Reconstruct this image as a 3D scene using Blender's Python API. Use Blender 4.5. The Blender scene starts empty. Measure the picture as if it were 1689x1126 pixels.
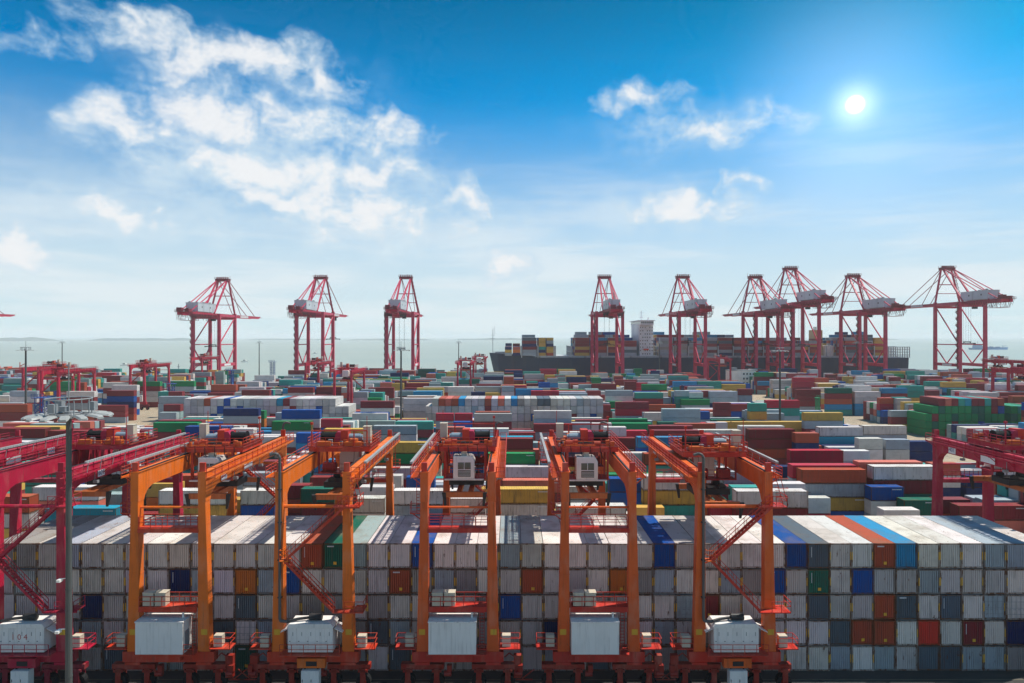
import bpy, math, random
import numpy as np
from mathutils import Vector, Matrix
random.seed(11)
R = math.radians
S = bpy.context.scene
COL = S.collection

# ------------------------------------------------------------------ camera
CAMZ, FPX, CX, HY = 37.8, 1126.0, 845.0, 555.0
cam_d = bpy.data.cameras.new('camera'); cam = bpy.data.objects.new('camera', cam_d); COL.objects.link(cam)
cam.location = (0, 0, CAMZ); cam.rotation_euler = (R(90), 0, 0)
cam_d.sensor_width = 36; cam_d.lens = 24.0; cam_d.shift_y = -0.0047
cam_d.clip_start = 0.5; cam_d.clip_end = 90000
S.camera = cam

# ------------------------------------------------------------------ sun, exposure
SUN_EL, SUN_AZ = 62.0, 70.0            # azimuth measured from +Y towards +X
sun_d = bpy.data.lights.new('sun', 'SUN'); sun = bpy.data.objects.new('sun', sun_d); COL.objects.link(sun)
sun_d.energy = 5.0; sun_d.angle = R(0.53); sun_d.color = (1.0, 0.95, 0.87)
_sd = Vector((math.sin(R(SUN_AZ)) * math.cos(R(SUN_EL)), math.cos(R(SUN_AZ)) * math.cos(R(SUN_EL)), math.sin(R(SUN_EL))))
sun.rotation_euler = _sd.to_track_quat('Z', 'Y').to_euler()
S.view_settings.view_transform = 'Standard'; S.view_settings.look = 'None'
S.view_settings.exposure = 0.0; S.view_settings.gamma = 1.0; S.view_settings.use_curve_mapping = False
S.render.engine = 'CYCLES'
S.cycles.use_denoising = True
S.cycles.max_bounces = 6; S.cycles.diffuse_bounces = 3; S.cycles.volume_bounces = 1
S.cycles.use_adaptive_sampling = True; S.cycles.adaptive_threshold = 0.02; S.cycles.adaptive_min_samples = 8
S.cycles.caustics_reflective = False; S.cycles.caustics_refractive = False

# ------------------------------------------------------------------ world: sky, clouds, the low bright sun disc
W = bpy.data.worlds.new('World'); S.world = W; W.use_nodes = True
nt = W.node_tree; nt.nodes.clear()
def N(tree, kind, **kw):
    n = tree.nodes.new(kind)
    for k, v in kw.items():
        setattr(n, k, v)
    return n
def L(tree, a, b): tree.links.new(a, b)
def M(tree, op, a, b=None, c=None, clamp=False):
    n = tree.nodes.new('ShaderNodeMath'); n.operation = op; n.use_clamp = clamp
    for i, v in enumerate((a, b, c)):
        if v is None: continue
        if isinstance(v, (int, float)): n.inputs[i].default_value = v
        else: tree.links.new(v, n.inputs[i])
    return n.outputs[0]
def smooth(tree, v, a, b, lo=0.0, hi=1.0):
    n = tree.nodes.new('ShaderNodeMapRange'); n.interpolation_type = 'SMOOTHSTEP'
    tree.links.new(v, n.inputs[0])
    for i, x in zip((1, 2, 3, 4), (a, b, lo, hi)): n.inputs[i].default_value = x
    return n.outputs[0]
def mixc(tree, fac, a, b, blend='MIX'):
    n = tree.nodes.new('ShaderNodeMix'); n.data_type = 'RGBA'; n.blend_type = blend; n.clamp_factor = True
    if isinstance(fac, (int, float)): n.inputs[0].default_value = fac
    else: tree.links.new(fac, n.inputs[0])
    for i, v in ((6, a), (7, b)):
        if isinstance(v, tuple): n.inputs[i].default_value = (*v[:3], 1)
        else: tree.links.new(v, n.inputs[i])
    return n.outputs[2]
tc = N(nt, 'ShaderNodeTexCoord'); sep = N(nt, 'ShaderNodeSeparateXYZ'); L(nt, tc.outputs['Generated'], sep.inputs[0])
dx, dy, dz = sep.outputs
# the Nishita sky, looked up a little higher than the true elevation so the blue comes down as in the photograph
zz = M(nt, 'MULTIPLY', M(nt, 'MAXIMUM', dz, 0.004), 2.5)
cmb = N(nt, 'ShaderNodeCombineXYZ'); L(nt, dx, cmb.inputs[0]); L(nt, dy, cmb.inputs[1]); L(nt, zz, cmb.inputs[2])
nrm = N(nt, 'ShaderNodeVectorMath', operation='NORMALIZE'); L(nt, cmb.outputs[0], nrm.inputs[0])
sky = N(nt, 'ShaderNodeTexSky', sky_type='NISHITA', sun_disc=False); L(nt, nrm.outputs[0], sky.inputs[0])
sky.sun_elevation = R(SUN_EL); sky.sun_rotation = R(SUN_AZ); sky.altitude = 40
sky.air_density = 1.0; sky.dust_density = 0.6; sky.ozone_density = 2.0
hs = N(nt, 'ShaderNodeHueSaturation'); L(nt, sky.outputs[0], hs.inputs['Color'])
hs.inputs['Hue'].default_value = 0.5
hs.inputs['Saturation'].default_value = 1.25
tn = N(nt, 'ShaderNodeVectorMath', operation='MULTIPLY'); L(nt, hs.outputs[0], tn.inputs[0]); tn.inputs[1].default_value = (0.03, 1.60, 1.72)
deep = N(nt, 'ShaderNodeVectorMath', operation='SCALE'); L(nt, tn.outputs[0], deep.inputs[0])
skyc = deep.outputs[0]
# azimuth / elevation in degrees
az = M(nt, 'MULTIPLY', M(nt, 'ARCTAN2', dx, dy), 57.2958)
el = M(nt, 'MULTIPLY', M(nt, 'ARCSINE', dz), 57.2958)
L(nt, smooth(nt, el, 16.0, 29.0, 1.22, 0.60), deep.inputs['Scale'])
ae = N(nt, 'ShaderNodeCombineXYZ'); L(nt, az, ae.inputs[0]); L(nt, el, ae.inputs[1])
def noise(tree, vec, scale, detail=6, rough=0.55, dist=0.0, lac=2.0):
    n = tree.nodes.new('ShaderNodeTexNoise'); n.noise_dimensions = '2D' if tree is nt and vec is not tc.outputs['Generated'] and scale != 3.2 else '3D'; tree.links.new(vec, n.inputs['Vector'])
    n.inputs['Scale'].default_value = scale; n.inputs['Detail'].default_value = detail
    n.inputs['Roughness'].default_value = rough; n.inputs['Distortion'].default_value = dist
    n.inputs['Lacunarity'].default_value = lac
    return n
# warp the cloud coordinates
w1 = noise(nt, ae.outputs[0], 0.22, 2, 0.55)
wv = N(nt, 'ShaderNodeVectorMath', operation='SUBTRACT'); L(nt, w1.outputs['Color'], wv.inputs[0]); wv.inputs[1].default_value = (0.5, 0.5, 0.5)
ws = N(nt, 'ShaderNodeVectorMath', operation='MULTIPLY_ADD'); L(nt, wv.outputs[0], ws.inputs[0]); ws.inputs[1].default_value = (6.0, 4.2, 0); L(nt, ae.outputs[0], ws.inputs[2])
PW = ws.outputs[0]
def px2ae(px, py):
    u, v = (px - CX) / FPX, (HY - py) / FPX
    return math.degrees(math.atan(u)), math.degrees(math.atan(v / math.sqrt(1 + u * u)))
# cloud banks: px centre, half sizes, weight (kept in azimuth/elevation)
BANKS = [(225, 48, 95, 44, 1.0), (330, 92, 100, 40, 1.0), (455, 98, 105, 38, 1.0), (540, 128, 62, 34, 0.95),
         (205, 205, 85, 48, 1.05), (335, 195, 115, 60, 1.0), (545, 212, 165, 44, 1.1), (640, 225, 60, 40, 1.0), (430, 278, 200, 46, 1.1), (610, 288, 110, 36, 0.95),
         (215, 348, 140, 40, 0.92), (500, 325, 150, 36, 1.0), (640, 362, 200, 40, 0.8), (10, 398, 85, 36, 0.85),
         (1050, 160, 95, 28, 0.72), (1185, 210, 120, 34, 0.80), (1120, 338, 105, 24, 0.82), (1245, 300, 70, 16, 0.66), (765, 330, 60, 28, 0.74), (830, 440, 70, 32, 0.70), (60, 60, 120, 40, 0.5)]
def lobes(items, reach):
    best = None
    for bx_, by_, rx, ry, wgt in items:
        a0, e0 = px2ae(bx_, by_); a1, _ = px2ae(bx_ + rx, by_); _, e1 = px2ae(bx_, by_ - ry)
        ka, ke = 1 / abs(a1 - a0), 1 / abs(e1 - e0)
        ml = N(nt, 'ShaderNodeVectorMath', operation='MULTIPLY_ADD'); L(nt, PW, ml.inputs[0]); ml.inputs[1].default_value = (ka, ke, 0); ml.inputs[2].default_value = (-a0 * ka, -e0 * ke, (1 - wgt) * 1.7 if wgt < 1 else 0)
        ln = N(nt, 'ShaderNodeVectorMath', operation='LENGTH'); L(nt, ml.outputs[0], ln.inputs[0])
        best = ln.outputs['Value'] if best is None else M(nt, 'MINIMUM', best, ln.outputs['Value'])
    return smooth(nt, best, reach, 0.0)
acc = lobes(BANKS, 1.75)
# the same kind of scattered cloud goes on all round outside the view
far_n = noise(nt, tc.outputs['Generated'], 3.2, 2, 0.55)
behind = smooth(nt, M(nt, 'ABSOLUTE', az), 42, 60)
acc = M(nt, 'MAXIMUM', acc, M(nt, 'MULTIPLY', M(nt, 'MULTIPLY', smooth(nt, far_n.outputs[0], 0.5, 0.72), behind), 0.9))
sc2 = N(nt, 'ShaderNodeMapping'); L(nt, ae.outputs[0], sc2.inputs[0]); sc2.inputs['Scale'].default_value = (0.8, 1.25, 1)
d1 = noise(nt, sc2.outputs[0], 0.34, 4, 0.6, 0.0)
d2 = noise(nt, sc2.outputs[0], 0.13, 1, 0.5, 0.0)
dens = M(nt, 'ADD', M(nt, 'MULTIPLY', acc, 0.98), M(nt, 'ADD', M(nt, 'MULTIPLY', M(nt, 'SUBTRACT', d1.outputs[0], 0.5), 0.8), M(nt, 'MULTIPLY', M(nt, 'SUBTRACT', d2.outputs[0], 0.5), 0.5)))
d3 = noise(nt, sc2.outputs[0], 1.5, 3, 0.65, 0.0)
vo = N(nt, 'ShaderNodeTexVoronoi', voronoi_dimensions='2D', feature='F1'); L(nt, PW, vo.inputs['Vector']); vo.inputs['Scale'].default_value = 0.42; vo.inputs['Detail'].default_value = 2.5; vo.inputs['Roughness'].default_value = 0.55; vo.normalize = True
dens = M(nt, 'ADD', dens, M(nt, 'MULTIPLY', M(nt, 'SUBTRACT', d3.outputs[0], 0.5), 0.42))
dens = M(nt, 'ADD', dens, M(nt, 'MULTIPLY', M(nt, 'SUBTRACT', 0.33, vo.outputs['Distance']), 0.95))
dens = M(nt, 'MULTIPLY', dens, smooth(nt, acc, 0.02, 0.3))
cloud = M(nt, 'MULTIPLY', smooth(nt, dens, 0.10, 1.10), 1.0)
vac = lobes(((430, 285, 330, 120, 1.0), (640, 375, 330, 75, 1.0), (230, 362, 230, 50, 0.9), (420, 130, 260, 80, 0.6), (1130, 215, 230, 70, 0.6), (1120, 350, 260, 50, 0.7)), 1.3)
veil = M(nt, 'MULTIPLY', vac, smooth(nt, d1.outputs[0], 0.2, 0.75))
# cirrus veil: long thin streaks dipping to one side, denser low down
st = N(nt, 'ShaderNodeMapping'); L(nt, ae.outputs[0], st.inputs[0]); st.inputs['Rotation'].default_value = (0, 0, R(9)); st.inputs['Scale'].default_value = (0.05, 0.42, 1)
c1 = noise(nt, st.outputs[0], 1.0, 4, 0.55, 0.0)
low = smooth(nt, el, 18.0, 3.0)
cir = M(nt, 'MULTIPLY', smooth(nt, M(nt, 'ADD', c1.outputs[0], M(nt, 'MULTIPLY', low, 0.16)), 0.50, 0.82), M(nt, 'ADD', M(nt, 'MULTIPLY', low, 0.75), 0.12))
cir = M(nt, 'MULTIPLY', cir, smooth(nt, el, 26, 12))
# pale humid band over the sea
band = smooth(nt, el, 20.0, 2.5)
skyc = mixc(nt, M(nt, 'MULTIPLY', band, 0.95), skyc, (7.3, 8.7, 9.3))
skyc = mixc(nt, M(nt, 'MULTIPLY', cir, 0.6), skyc, (9.6, 10.0, 10.2))
ccol = mixc(nt, smooth(nt, M(nt, 'ADD', dens, M(nt, 'MULTIPLY', d2.outputs[0], 0.55)), 0.65, 1.35), (6.0, 7.9, 9.4), (9.7, 9.9, 10.1))
skyc = mixc(nt, M(nt, 'MULTIPLY', veil, 0.85), skyc, (8.0, 9.3, 10.0))
skyc = mixc(nt, M(nt, 'MULTIPLY', cloud, 0.95), skyc, ccol)
# the sun itself, seen through thin cloud
su, se = R(px2ae(1411, 172)[0]), R(px2ae(1411, 172)[1])
sdir = (math.sin(su) * math.cos(se), math.cos(su) * math.cos(se), math.sin(se))
dt = N(nt, 'ShaderNodeVectorMath', operation='DOT_PRODUCT'); L(nt, tc.outputs['Generated'], dt.inputs[0]); dt.inputs[1].default_value = sdir
ang = M(nt, 'MULTIPLY', M(nt, 'ARCCOSINE', M(nt, 'MINIMUM', dt.outputs['Value'], 1.0)), 57.2958)
core = M(nt, 'MULTIPLY', M(nt, 'POWER', smooth(nt, ang, 0.85, 0.2), 2.0), 40.0)
halo = M(nt, 'ADD', M(nt, 'MULTIPLY', M(nt, 'POWER', smooth(nt, ang, 3.4, 0.3), 3.0), 5.0), M(nt, 'MULTIPLY', M(nt, 'POWER', smooth(nt, ang, 15, 0), 2.2), 2.6))
tot = M(nt, 'ADD', core, halo)
scol = N(nt, 'ShaderNodeVectorMath', operation='SCALE'); scol.inputs[0].default_value = (1.0, 0.98, 0.94); L(nt, tot, scol.inputs['Scale'])
fin = N(nt, 'ShaderNodeVectorMath', operation='ADD'); L(nt, skyc, fin.inputs[0]); L(nt, scol.outputs[0], fin.inputs[1])
bg = N(nt, 'ShaderNodeBackground'); L(nt, fin.outputs[0], bg.inputs['Color']); bg.inputs['Strength'].default_value = 0.092
wo = N(nt, 'ShaderNodeOutputWorld'); L(nt, bg.outputs[0], wo.inputs['Surface'])
W.cycles.sampling_method = 'NONE'

# ------------------------------------------------------------------ helpers
def tag(o, label=None, cat=None, group=None, kind=None):
    if label: o['label'] = label
    if cat: o['category'] = cat
    if group: o['group'] = group
    if kind: o['kind'] = kind
    return o
def empty(name, loc=(0, 0, 0), rz=0.0):
    o = bpy.data.objects.new(name, None); o.location = loc; o.rotation_euler = (0, 0, rz); o.empty_display_size = 0.5
    COL.objects.link(o); return o
def link_mesh(name, me, parent=None, loc=(0, 0, 0), rz=0.0, color=None):
    o = bpy.data.objects.new(name, me); o.location = loc; o.rotation_euler = (0, 0, rz)
    if parent is not None: o.parent = parent
    if color: o.color = (*color[:3], 1)
    COL.objects.link(o); return o
def copy_tree(o, parent=None, color_map=None, keep=None):
    c = o.copy(); COL.objects.link(c); c.parent = parent
    if color_map:
        k = tuple(round(v, 3) for v in o.color[:3])
        if k in color_map: c.color = (*color_map[k], 1)
    for ch in KIDS.get(o.name, ()):
        if keep is None or keep(ch): copy_tree(ch, c, color_map, keep)
    return c
KIDS = {}
class MB:
    """collects simple solids and links them as one mesh object"""
    def __init__(s): s.v = []; s.f = []
    def hexa(s, p):      # 8 corners: bottom 4 ccw, top 4 ccw
        b = len(s.v); s.v += [tuple(q) for q in p]
        s.f += [(b, b + 3, b + 2, b + 1), (b + 4, b + 5, b + 6, b + 7), (b, b + 1, b + 5, b + 4), (b + 1, b + 2, b + 6, b + 5), (b + 2, b + 3, b + 7, b + 6), (b + 3, b, b + 4, b + 7)]
        return s
    def box(s, x0, x1, y0, y1, z0, z1):
        return s.hexa([(x0, y0, z0), (x1, y0, z0), (x1, y1, z0), (x0, y1, z0), (x0, y0, z1), (x1, y0, z1), (x1, y1, z1), (x0, y1, z1)])
    def cbox(s, c, d): return s.box(c[0] - d[0] / 2, c[0] + d[0] / 2, c[1] - d[1] / 2, c[1] + d[1] / 2, c[2] - d[2] / 2, c[2] + d[2] / 2)
    def bar(s, p, q, w, h=None):
        p, q = Vector(p), Vector(q); h = h or w; d = (q - p)
        if d.length < 1e-6: return s
        d.normalize(); up = Vector((0, 0, 1)) if abs(d.z) < 0.95 else Vector((0, 1, 0))
        a = d.cross(up).normalized() * (w / 2); b = a.cross(d).normalized() * (h / 2)
        return s.hexa([p - a - b, p + a - b, q + a - b, q - a - b, p - a + b, p + a + b, q + a + b, q - a + b])
    def tube(s, p, q, r, n=10, r2=None, caps=True):
        p, q = Vector(p), Vector(q); r2 = r if r2 is None else r2; d = (q - p).normalized()
        up = Vector((0, 0, 1)) if abs(d.z) < 0.95 else Vector((1, 0, 0))
        a = d.cross(up).normalized(); b = a.cross(d).normalized(); k = len(s.v)
        for c, rr in ((p, r), (q, r2)):
            for i in range(n):
                t = 2 * math.pi * i / n; s.v.append(tuple(c + a * (rr * math.cos(t)) + b * (rr * math.sin(t))))
        for i in range(n):
            j = (i + 1) % n; s.f.append((k + i, k + j, k + n + j, k + n + i))
        if caps: s.f.append(tuple(range(k + n - 1, k - 1, -1))); s.f.append(tuple(range(k + n, k + 2 * n)))
        return s
    def path(s, pts, r, n=8):
        for a, b in zip(pts[:-1], pts[1:]): s.tube(a, b, r, n)
        return s
    def prism(s, prof, axis, a, b):   # prof: list of 2D points; extruded along axis from a to b
        k = len(s.v); n = len(prof)
        for t in (a, b):
            for u, w in prof:
                s.v.append({'x': (t, u, w), 'y': (u, t, w), 'z': (u, w, t)}[axis])
        s.f.append(tuple(range(k, k + n))); s.f.append(tuple(range(k + 2 * n - 1, k + n - 1, -1)))
        for i in range(n):
            j = (i + 1) % n; s.f.append((k + j, k + i, k + n + i, k + n + j))
        return s
    def rail(s, p, q, h=1.1, step=1.6, t=0.055, rails=(1.0, 0.55)):
        p, q = Vector(p), Vector(q); n = max(1, int(round((q - p).length / step)))
        for i in range(n + 1):
            c = p.lerp(q, i / n); s.bar(c, c + Vector((0, 0, h)), t)
        for k in rails: s.bar(p + Vector((0, 0, h * k)), q + Vector((0, 0, h * k)), t)
        return s
    def stairs(s, p, q, w=0.8, axis='x', n=None, tread=True):
        """stringers and treads from p to q; width along y"""
        p, q = Vector(p), Vector(q); o = Vector((0, w / 2, 0))
        s.bar(p - o, q - o, 0.07, 0.28).bar(p + o, q + o, 0.07, 0.28)
        n = n or int(abs(q.z - p.z) / 0.3)
        for i in range(1, n):
            c = p.lerp(q, i / n); s.cbox(c, (0.26, w, 0.05))
        return s
    def mesh(s, name, mat, smooth_ang=None):
        me = bpy.data.meshes.new(name); me.from_pydata(s.v, [], s.f); me.validate()
        if mat: me.materials.append(mat)
        me.update()
        import bmesh
        bm = bmesh.new(); bm.from_mesh(me); bmesh.ops.recalc_face_normals(bm, faces=bm.faces); bm.to_mesh(me); bm.free()
        if smooth_ang: me.shade_smooth_by_angle(smooth_ang) if hasattr(me, 'shade_smooth_by_angle') else None
        return me
    def build(s, name, mat, parent=None, color=None, loc=(0, 0, 0), label=None):
        o = link_mesh(name, s.mesh(name, mat), parent, loc, 0, color)
        if parent is not None: KIDS.setdefault(parent.name, []).append(o)
        if label: o['label'] = label
        return o

# ------------------------------------------------------------------ materials
def new_mat(name):
    m = bpy.data.materials.new(name); m.use_nodes = True; t = m.node_tree; b = t.nodes['Principled BSDF']
    return m, t, b
def obj_vec(t, jitter=True):
    c = N(t, 'ShaderNodeTexCoord')
    if not jitter: return c.outputs['Object']
    oi = N(t, 'ShaderNodeObjectInfo'); a = N(t, 'ShaderNodeVectorMath', operation='MULTIPLY_ADD')
    cm = N(t, 'ShaderNodeCombineXYZ')
    for i in range(3): L(t, oi.outputs['Random'], cm.inputs[i])
    L(t, cm.outputs[0], a.inputs[0]); a.inputs[1].default_value = (91.0, 57.0, 33.0); L(t, c.outputs['Object'], a.inputs[2])
    return a.outputs[0]
def scaled(t, vec, sc):
    m = N(t, 'ShaderNodeMapping'); L(t, vec, m.inputs[0]); m.inputs['Scale'].default_value = sc; return m.outputs[0]
def base_from(t, src, color=None):
    if src == 'object':
        return N(t, 'ShaderNodeObjectInfo').outputs['Color']
    if src == 'attr':
        a = N(t, 'ShaderNodeVertexColor'); a.layer_name = 'Col'; return a.outputs['Color']
    r = N(t, 'ShaderNodeRGB'); r.outputs[0].default_value = (*color, 1); return r.outputs[0]
def paint(name, src='object', color=None, rough=0.5, dirt=0.35, rust=0.0, rust_thr=0.66, streak=True, metal=0.0, scale=1.0, spec=0.35, dirt_col=(0.10, 0.085, 0.07), rust_col=(0.13, 0.05, 0.018), bump=0.0, drip=0.0, fade=0.0, dirt_mix=0.5):
    m, t, b = new_mat(name); v = obj_vec(t); c = base_from(t, src, color)
    n1 = noise(t, scaled(t, v, (0.35 * scale,) * 3), 1.0, 4, 0.6)
    c = mixc(t, smooth(t, n1.outputs[0], 0.42, 0.78, 0, dirt), c, mixc(t, dirt_mix, c, dirt_col))
    if fade > 0:
        n7 = noise(t, scaled(t, v, (0.9, 0.9, 0.35)), 1.0, 4, 0.6)
        c = mixc(t, smooth(t, n7.outputs[0], 0.45, 0.75, 0, fade), c, mixc(t, 0.6, c, (0.62, 0.34, 0.24)))
    if streak:
        n2 = noise(t, scaled(t, v, (3.2 * scale, 3.2 * scale, 0.22 * scale)), 1.0, 3, 0.6)
        c = mixc(t, smooth(t, n2.outputs[0], 0.52, 0.80, 0, dirt), c, dirt_col)
    if rust > 0:
        n3 = noise(t, scaled(t, v, (1.5 * scale, 1.5 * scale, 0.7 * scale)), 1.0, 6, 0.7)
        c = mixc(t, smooth(t, n3.outputs[0], rust_thr, rust_thr + 0.07, 0, rust), c, rust_col)
    if drip > 0:
        n5 = noise(t, scaled(t, v, (5.0, 5.0, 0.16)), 1.0, 4, 0.7)
        n6 = noise(t, scaled(t, v, (0.5, 0.5, 0.6)), 1.0, 2, 0.5)
        c = mixc(t, M(t, 'MULTIPLY', smooth(t, n5.outputs[0], 0.56, 0.72, 0, drip), smooth(t, n6.outputs[0], 0.42, 0.6)), c, rust_col)
    L(t, c, b.inputs['Base Color']); b.inputs['Metallic'].default_value = metal
    L(t, smooth(t, n1.outputs[0], 0.3, 0.7, rough - 0.1, rough + 0.15), b.inputs['Roughness'])
    b.inputs['Specular IOR Level'].default_value = spec
    if bump:
        bp = N(t, 'ShaderNodeBump'); bp.inputs['Strength'].default_value = bump; bp.inputs['Distance'].default_value = 0.03
        L(t, n1.outputs[0], bp.inputs['Height']); L(t, bp.outputs[0], b.inputs['Normal'])
    return m
MT = {}
MT['wall'] = paint('container_paint', rough=0.6, dirt=0.62, rust=0.85, rust_thr=0.63, spec=0.2, drip=0.7)
MT['roof'] = paint('container_roof_paint', rough=0.65, dirt=0.7, rust=0.85, rust_thr=0.62, streak=False, dirt_col=(0.22, 0.155, 0.10), spec=0.12, dirt_mix=0.8)
MT['frame'] = paint('container_frame_paint', rough=0.65, dirt=0.8, rust=0.9, rust_thr=0.50, scale=1.6, spec=0.15, dirt_col=(0.09, 0.055, 0.03))
MT['hazard'] = paint('height_marking_yellow', 'rgb', (0.75, 0.40, 0.03), 0.55, 0.4, 0.8, 0.62)
MT['dark'] = paint('dark_steel', 'rgb', (0.022, 0.021, 0.022), 0.5, 0.2, 0.0, streak=False)
MT['steel'] = paint('grey_steel', 'rgb', (0.27, 0.28, 0.29), 0.45, 0.3, 0.0)
MT['crane'] = paint('crane_paint', rough=0.5, dirt=0.42, rust=0.75, rust_thr=0.66, scale=0.8, spec=0.35, dirt_col=(0.12, 0.035, 0.015), drip=0.55, fade=0.4)
MT['white'] = paint('white_panel_paint', 'rgb', (0.88, 0.83, 0.77), 0.45, 0.28, 0.5, 0.68, scale=0.8, drip=0.35)
MT['beige'] = paint('beige_cabinet_paint', 'rgb', (0.60, 0.52, 0.40), 0.5, 0.35, 0.2, 0.7)
MT['black'] = paint('black_rubber', 'rgb', (0.012, 0.012, 0.013), 0.8, 0.1, 0.0, streak=False, spec=0.2)
MT['any'] = paint('painted_metal', rough=0.45, dirt=0.25, rust=0.15, rust_thr=0.7)
MT['chain'] = paint('pale_cable_chain', 'rgb', (0.40, 0.39, 0.385), 0.55, 0.4, 0.0)
MT['pipe'] = paint('sooty_exhaust_steel', 'rgb', (0.11, 0.105, 0.10), 0.6, 0.4, 0.5, 0.6)
MT['plate'] = paint('white_sign_plate', 'rgb', (0.82, 0.84, 0.86), 0.4, 0.1, 0.0)
MT['ink'] = paint('blue_lettering', 'rgb', (0.03, 0.10, 0.32), 0.5, 0.0, 0.0, streak=False)
MT['redink'] = paint('faded_red_lettering', 'rgb', (0.55, 0.14, 0.12), 0.5, 0.2, 0.0, streak=False)
MT['whiteink'] = paint('white_lettering', 'rgb', (0.75, 0.77, 0.78), 0.5, 0.2, 0.0, streak=False)
def glass_mat():
    m, t, b = new_mat('dark_window_glass'); b.inputs['Base Color'].default_value = (0.05, 0.06, 0.065, 1)
    b.inputs['Roughness'].default_value = 0.08; b.inputs['Specular IOR Level'].default_value = 0.9; return m
MT['glass'] = glass_mat()
def stuff_mat():
    m, t, b = new_mat('stacked_container_paint'); v = obj_vec(t, False); c = base_from(t, 'attr')
    n1 = noise(t, scaled(t, v, (0.4, 0.4, 0.8)), 1.0, 6, 0.62)
    c = mixc(t, smooth(t, n1.outputs[0], 0.40, 0.75, 0, 0.5), c, mixc(t, 0.5, c, (0.12, 0.10, 0.085)))
    n2 = noise(t, scaled(t, v, (2.4, 2.4, 0.3)), 1.0, 5, 0.65)
    c = mixc(t, smooth(t, n2.outputs[0], 0.58, 0.78, 0, 0.45), c, (0.11, 0.075, 0.055))
    # corrugation: fine relief only
    w = N(t, 'ShaderNodeTexWave'); w.wave_type = 'BANDS'; w.bands_direction = 'X'; L(t, v, w.inputs['Vector']); w.inputs['Scale'].default_value = 1.1
    bp = N(t, 'ShaderNodeBump'); bp.inputs['Strength'].default_value = 0.5; bp.inputs['Distance'].default_value = 0.04
    L(t, w.outputs['Fac'], bp.inputs['Height']); L(t, bp.outputs[0], b.inputs['Normal'])
    L(t, c, b.inputs['Base Color']); b.inputs['Roughness'].default_value = 0.6; b.inputs['Specular IOR Level'].default_value = 0.3
    return m
MT['stuff'] = stuff_mat()

# ------------------------------------------------------------------ the setting
def ground_mat():
    m, t, b = new_mat('yard_concrete'); v = obj_vec(t, False)
    n1 = noise(t, scaled(t, v, (0.02, 0.02, 0.02)), 1.0, 6, 0.6); n2 = noise(t, scaled(t, v, (0.35, 0.35, 0.35)), 1.0, 6, 0.65)
    c = mixc(t, smooth(t, n1.outputs[0], 0.35, 0.65), (0.47, 0.36, 0.235), (0.38, 0.305, 0.215))
    c = mixc(t, smooth(t, n2.outputs[0], 0.5, 0.8, 0, 0.6), c, (0.22, 0.175, 0.13))
    br = N(t, 'ShaderNodeTexBrick'); L(t, v, br.inputs['Vector']); br.inputs['Scale'].default_value = 0.2; br.inputs['Mortar Size'].default_value = 0.012
    br.offset = 0.0; br.inputs['Color1'].default_value = (1, 1, 1, 1); br.inputs['Color2'].default_value = (0.9, 0.9, 0.9, 1); br.inputs['Mortar'].default_value = (0.45, 0.42, 0.4, 1)
    c = mixc(t, 1.0, c, br.outputs['Color'], 'MULTIPLY')
    st_ = noise(t, scaled(t, v, (0.6, 0.02, 1)), 1.0, 4, 0.6)
    c = mixc(t, smooth(t, st_.outputs[0], 0.55, 0.75, 0, 0.45), c, (0.14, 0.12, 0.10))
    L(t, c, b.inputs['Base Color']); b.inputs['Roughness'].default_value = 0.85; return m
def shaded_asphalt_mat():
    m, t, b = new_mat('shade_toned_asphalt'); v = obj_vec(t, False)
    n1 = noise(t, scaled(t, v, (0.12, 0.3, 0.1)), 1.0, 7, 0.65)
    c = mixc(t, smooth(t, n1.outputs[0], 0.35, 0.7), (0.030, 0.028, 0.026), (0.055, 0.05, 0.046))  # near-black tones put the foreground shade into the lane's colour
    n2 = noise(t, scaled(t, v, (2.5, 2.5, 2.5)), 1.0, 5, 0.6); c = mixc(t, smooth(t, n2.outputs[0], 0.6, 0.75, 0, 0.6), c, (0.02, 0.02, 0.02))
    L(t, c, b.inputs['Base Color']); b.inputs['Roughness'].default_value = 0.8; return m
def sea_mat():
    m, t, b = new_mat('silty_sea_water'); v = obj_vec(t, False)
    n1 = noise(t, scaled(t, v, (0.0006, 0.0022, 1)), 1.0, 5, 0.6)
    c = mixc(t, smooth(t, n1.outputs[0], 0.35, 0.68), (0.31, 0.36, 0.315), (0.36, 0.39, 0.33))
    L(t, c, b.inputs['Base Color']); b.inputs['Roughness'].default_value = 0.42; b.inputs['IOR'].default_value = 1.33
    b.inputs['Specular IOR Level'].default_value = 0.4
    n2 = noise(t, scaled(t, v, (0.05, 0.16, 1)), 1.0, 6, 0.65)
    bp = N(t, 'ShaderNodeBump'); bp.inputs['Strength'].default_value = 0.55; bp.inputs['Distance'].default_value = 0.9
    L(t, n2.outputs[0], bp.inputs['Height']); L(t, bp.outputs[0], b.inputs['Normal']); return m
def sheet(name, x0, x1, y0, y1, z, mat):
    m = MB(); m.v = [(x0, y0, z), (x1, y0, z), (x1, y1, z), (x0, y1, z)]; m.f = [(0, 1, 2, 3)]
    return tag(m.build(name, mat), kind='structure')
QUAY_Y = 577.0
gm = MB(); gm.box(-900, 900, -140, QUAY_Y, -7.0, 0.0); ground = tag(gm.build('ground', ground_mat()), 'tan concrete container yard ending at the quay edge', kind='structure')
sheet('sea', -28000, 28000, -1900, 28000, -5.0, sea_mat())
road = sheet('road', -140, 140, 40, 100, 0.004, shaded_asphalt_mat())
lm_ = paint('worn_road_paint', 'rgb', (0.16, 0.14, 0.09), 0.8, 0.9, 0.0, streak=False)
for yy in (69.2, 71.6, 75.2):
    mk = MB(); mk.box(-139, 139, yy, yy + 0.14, 0.0045, 0.009); mk.build('lane_marking', lm_, road)
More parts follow.
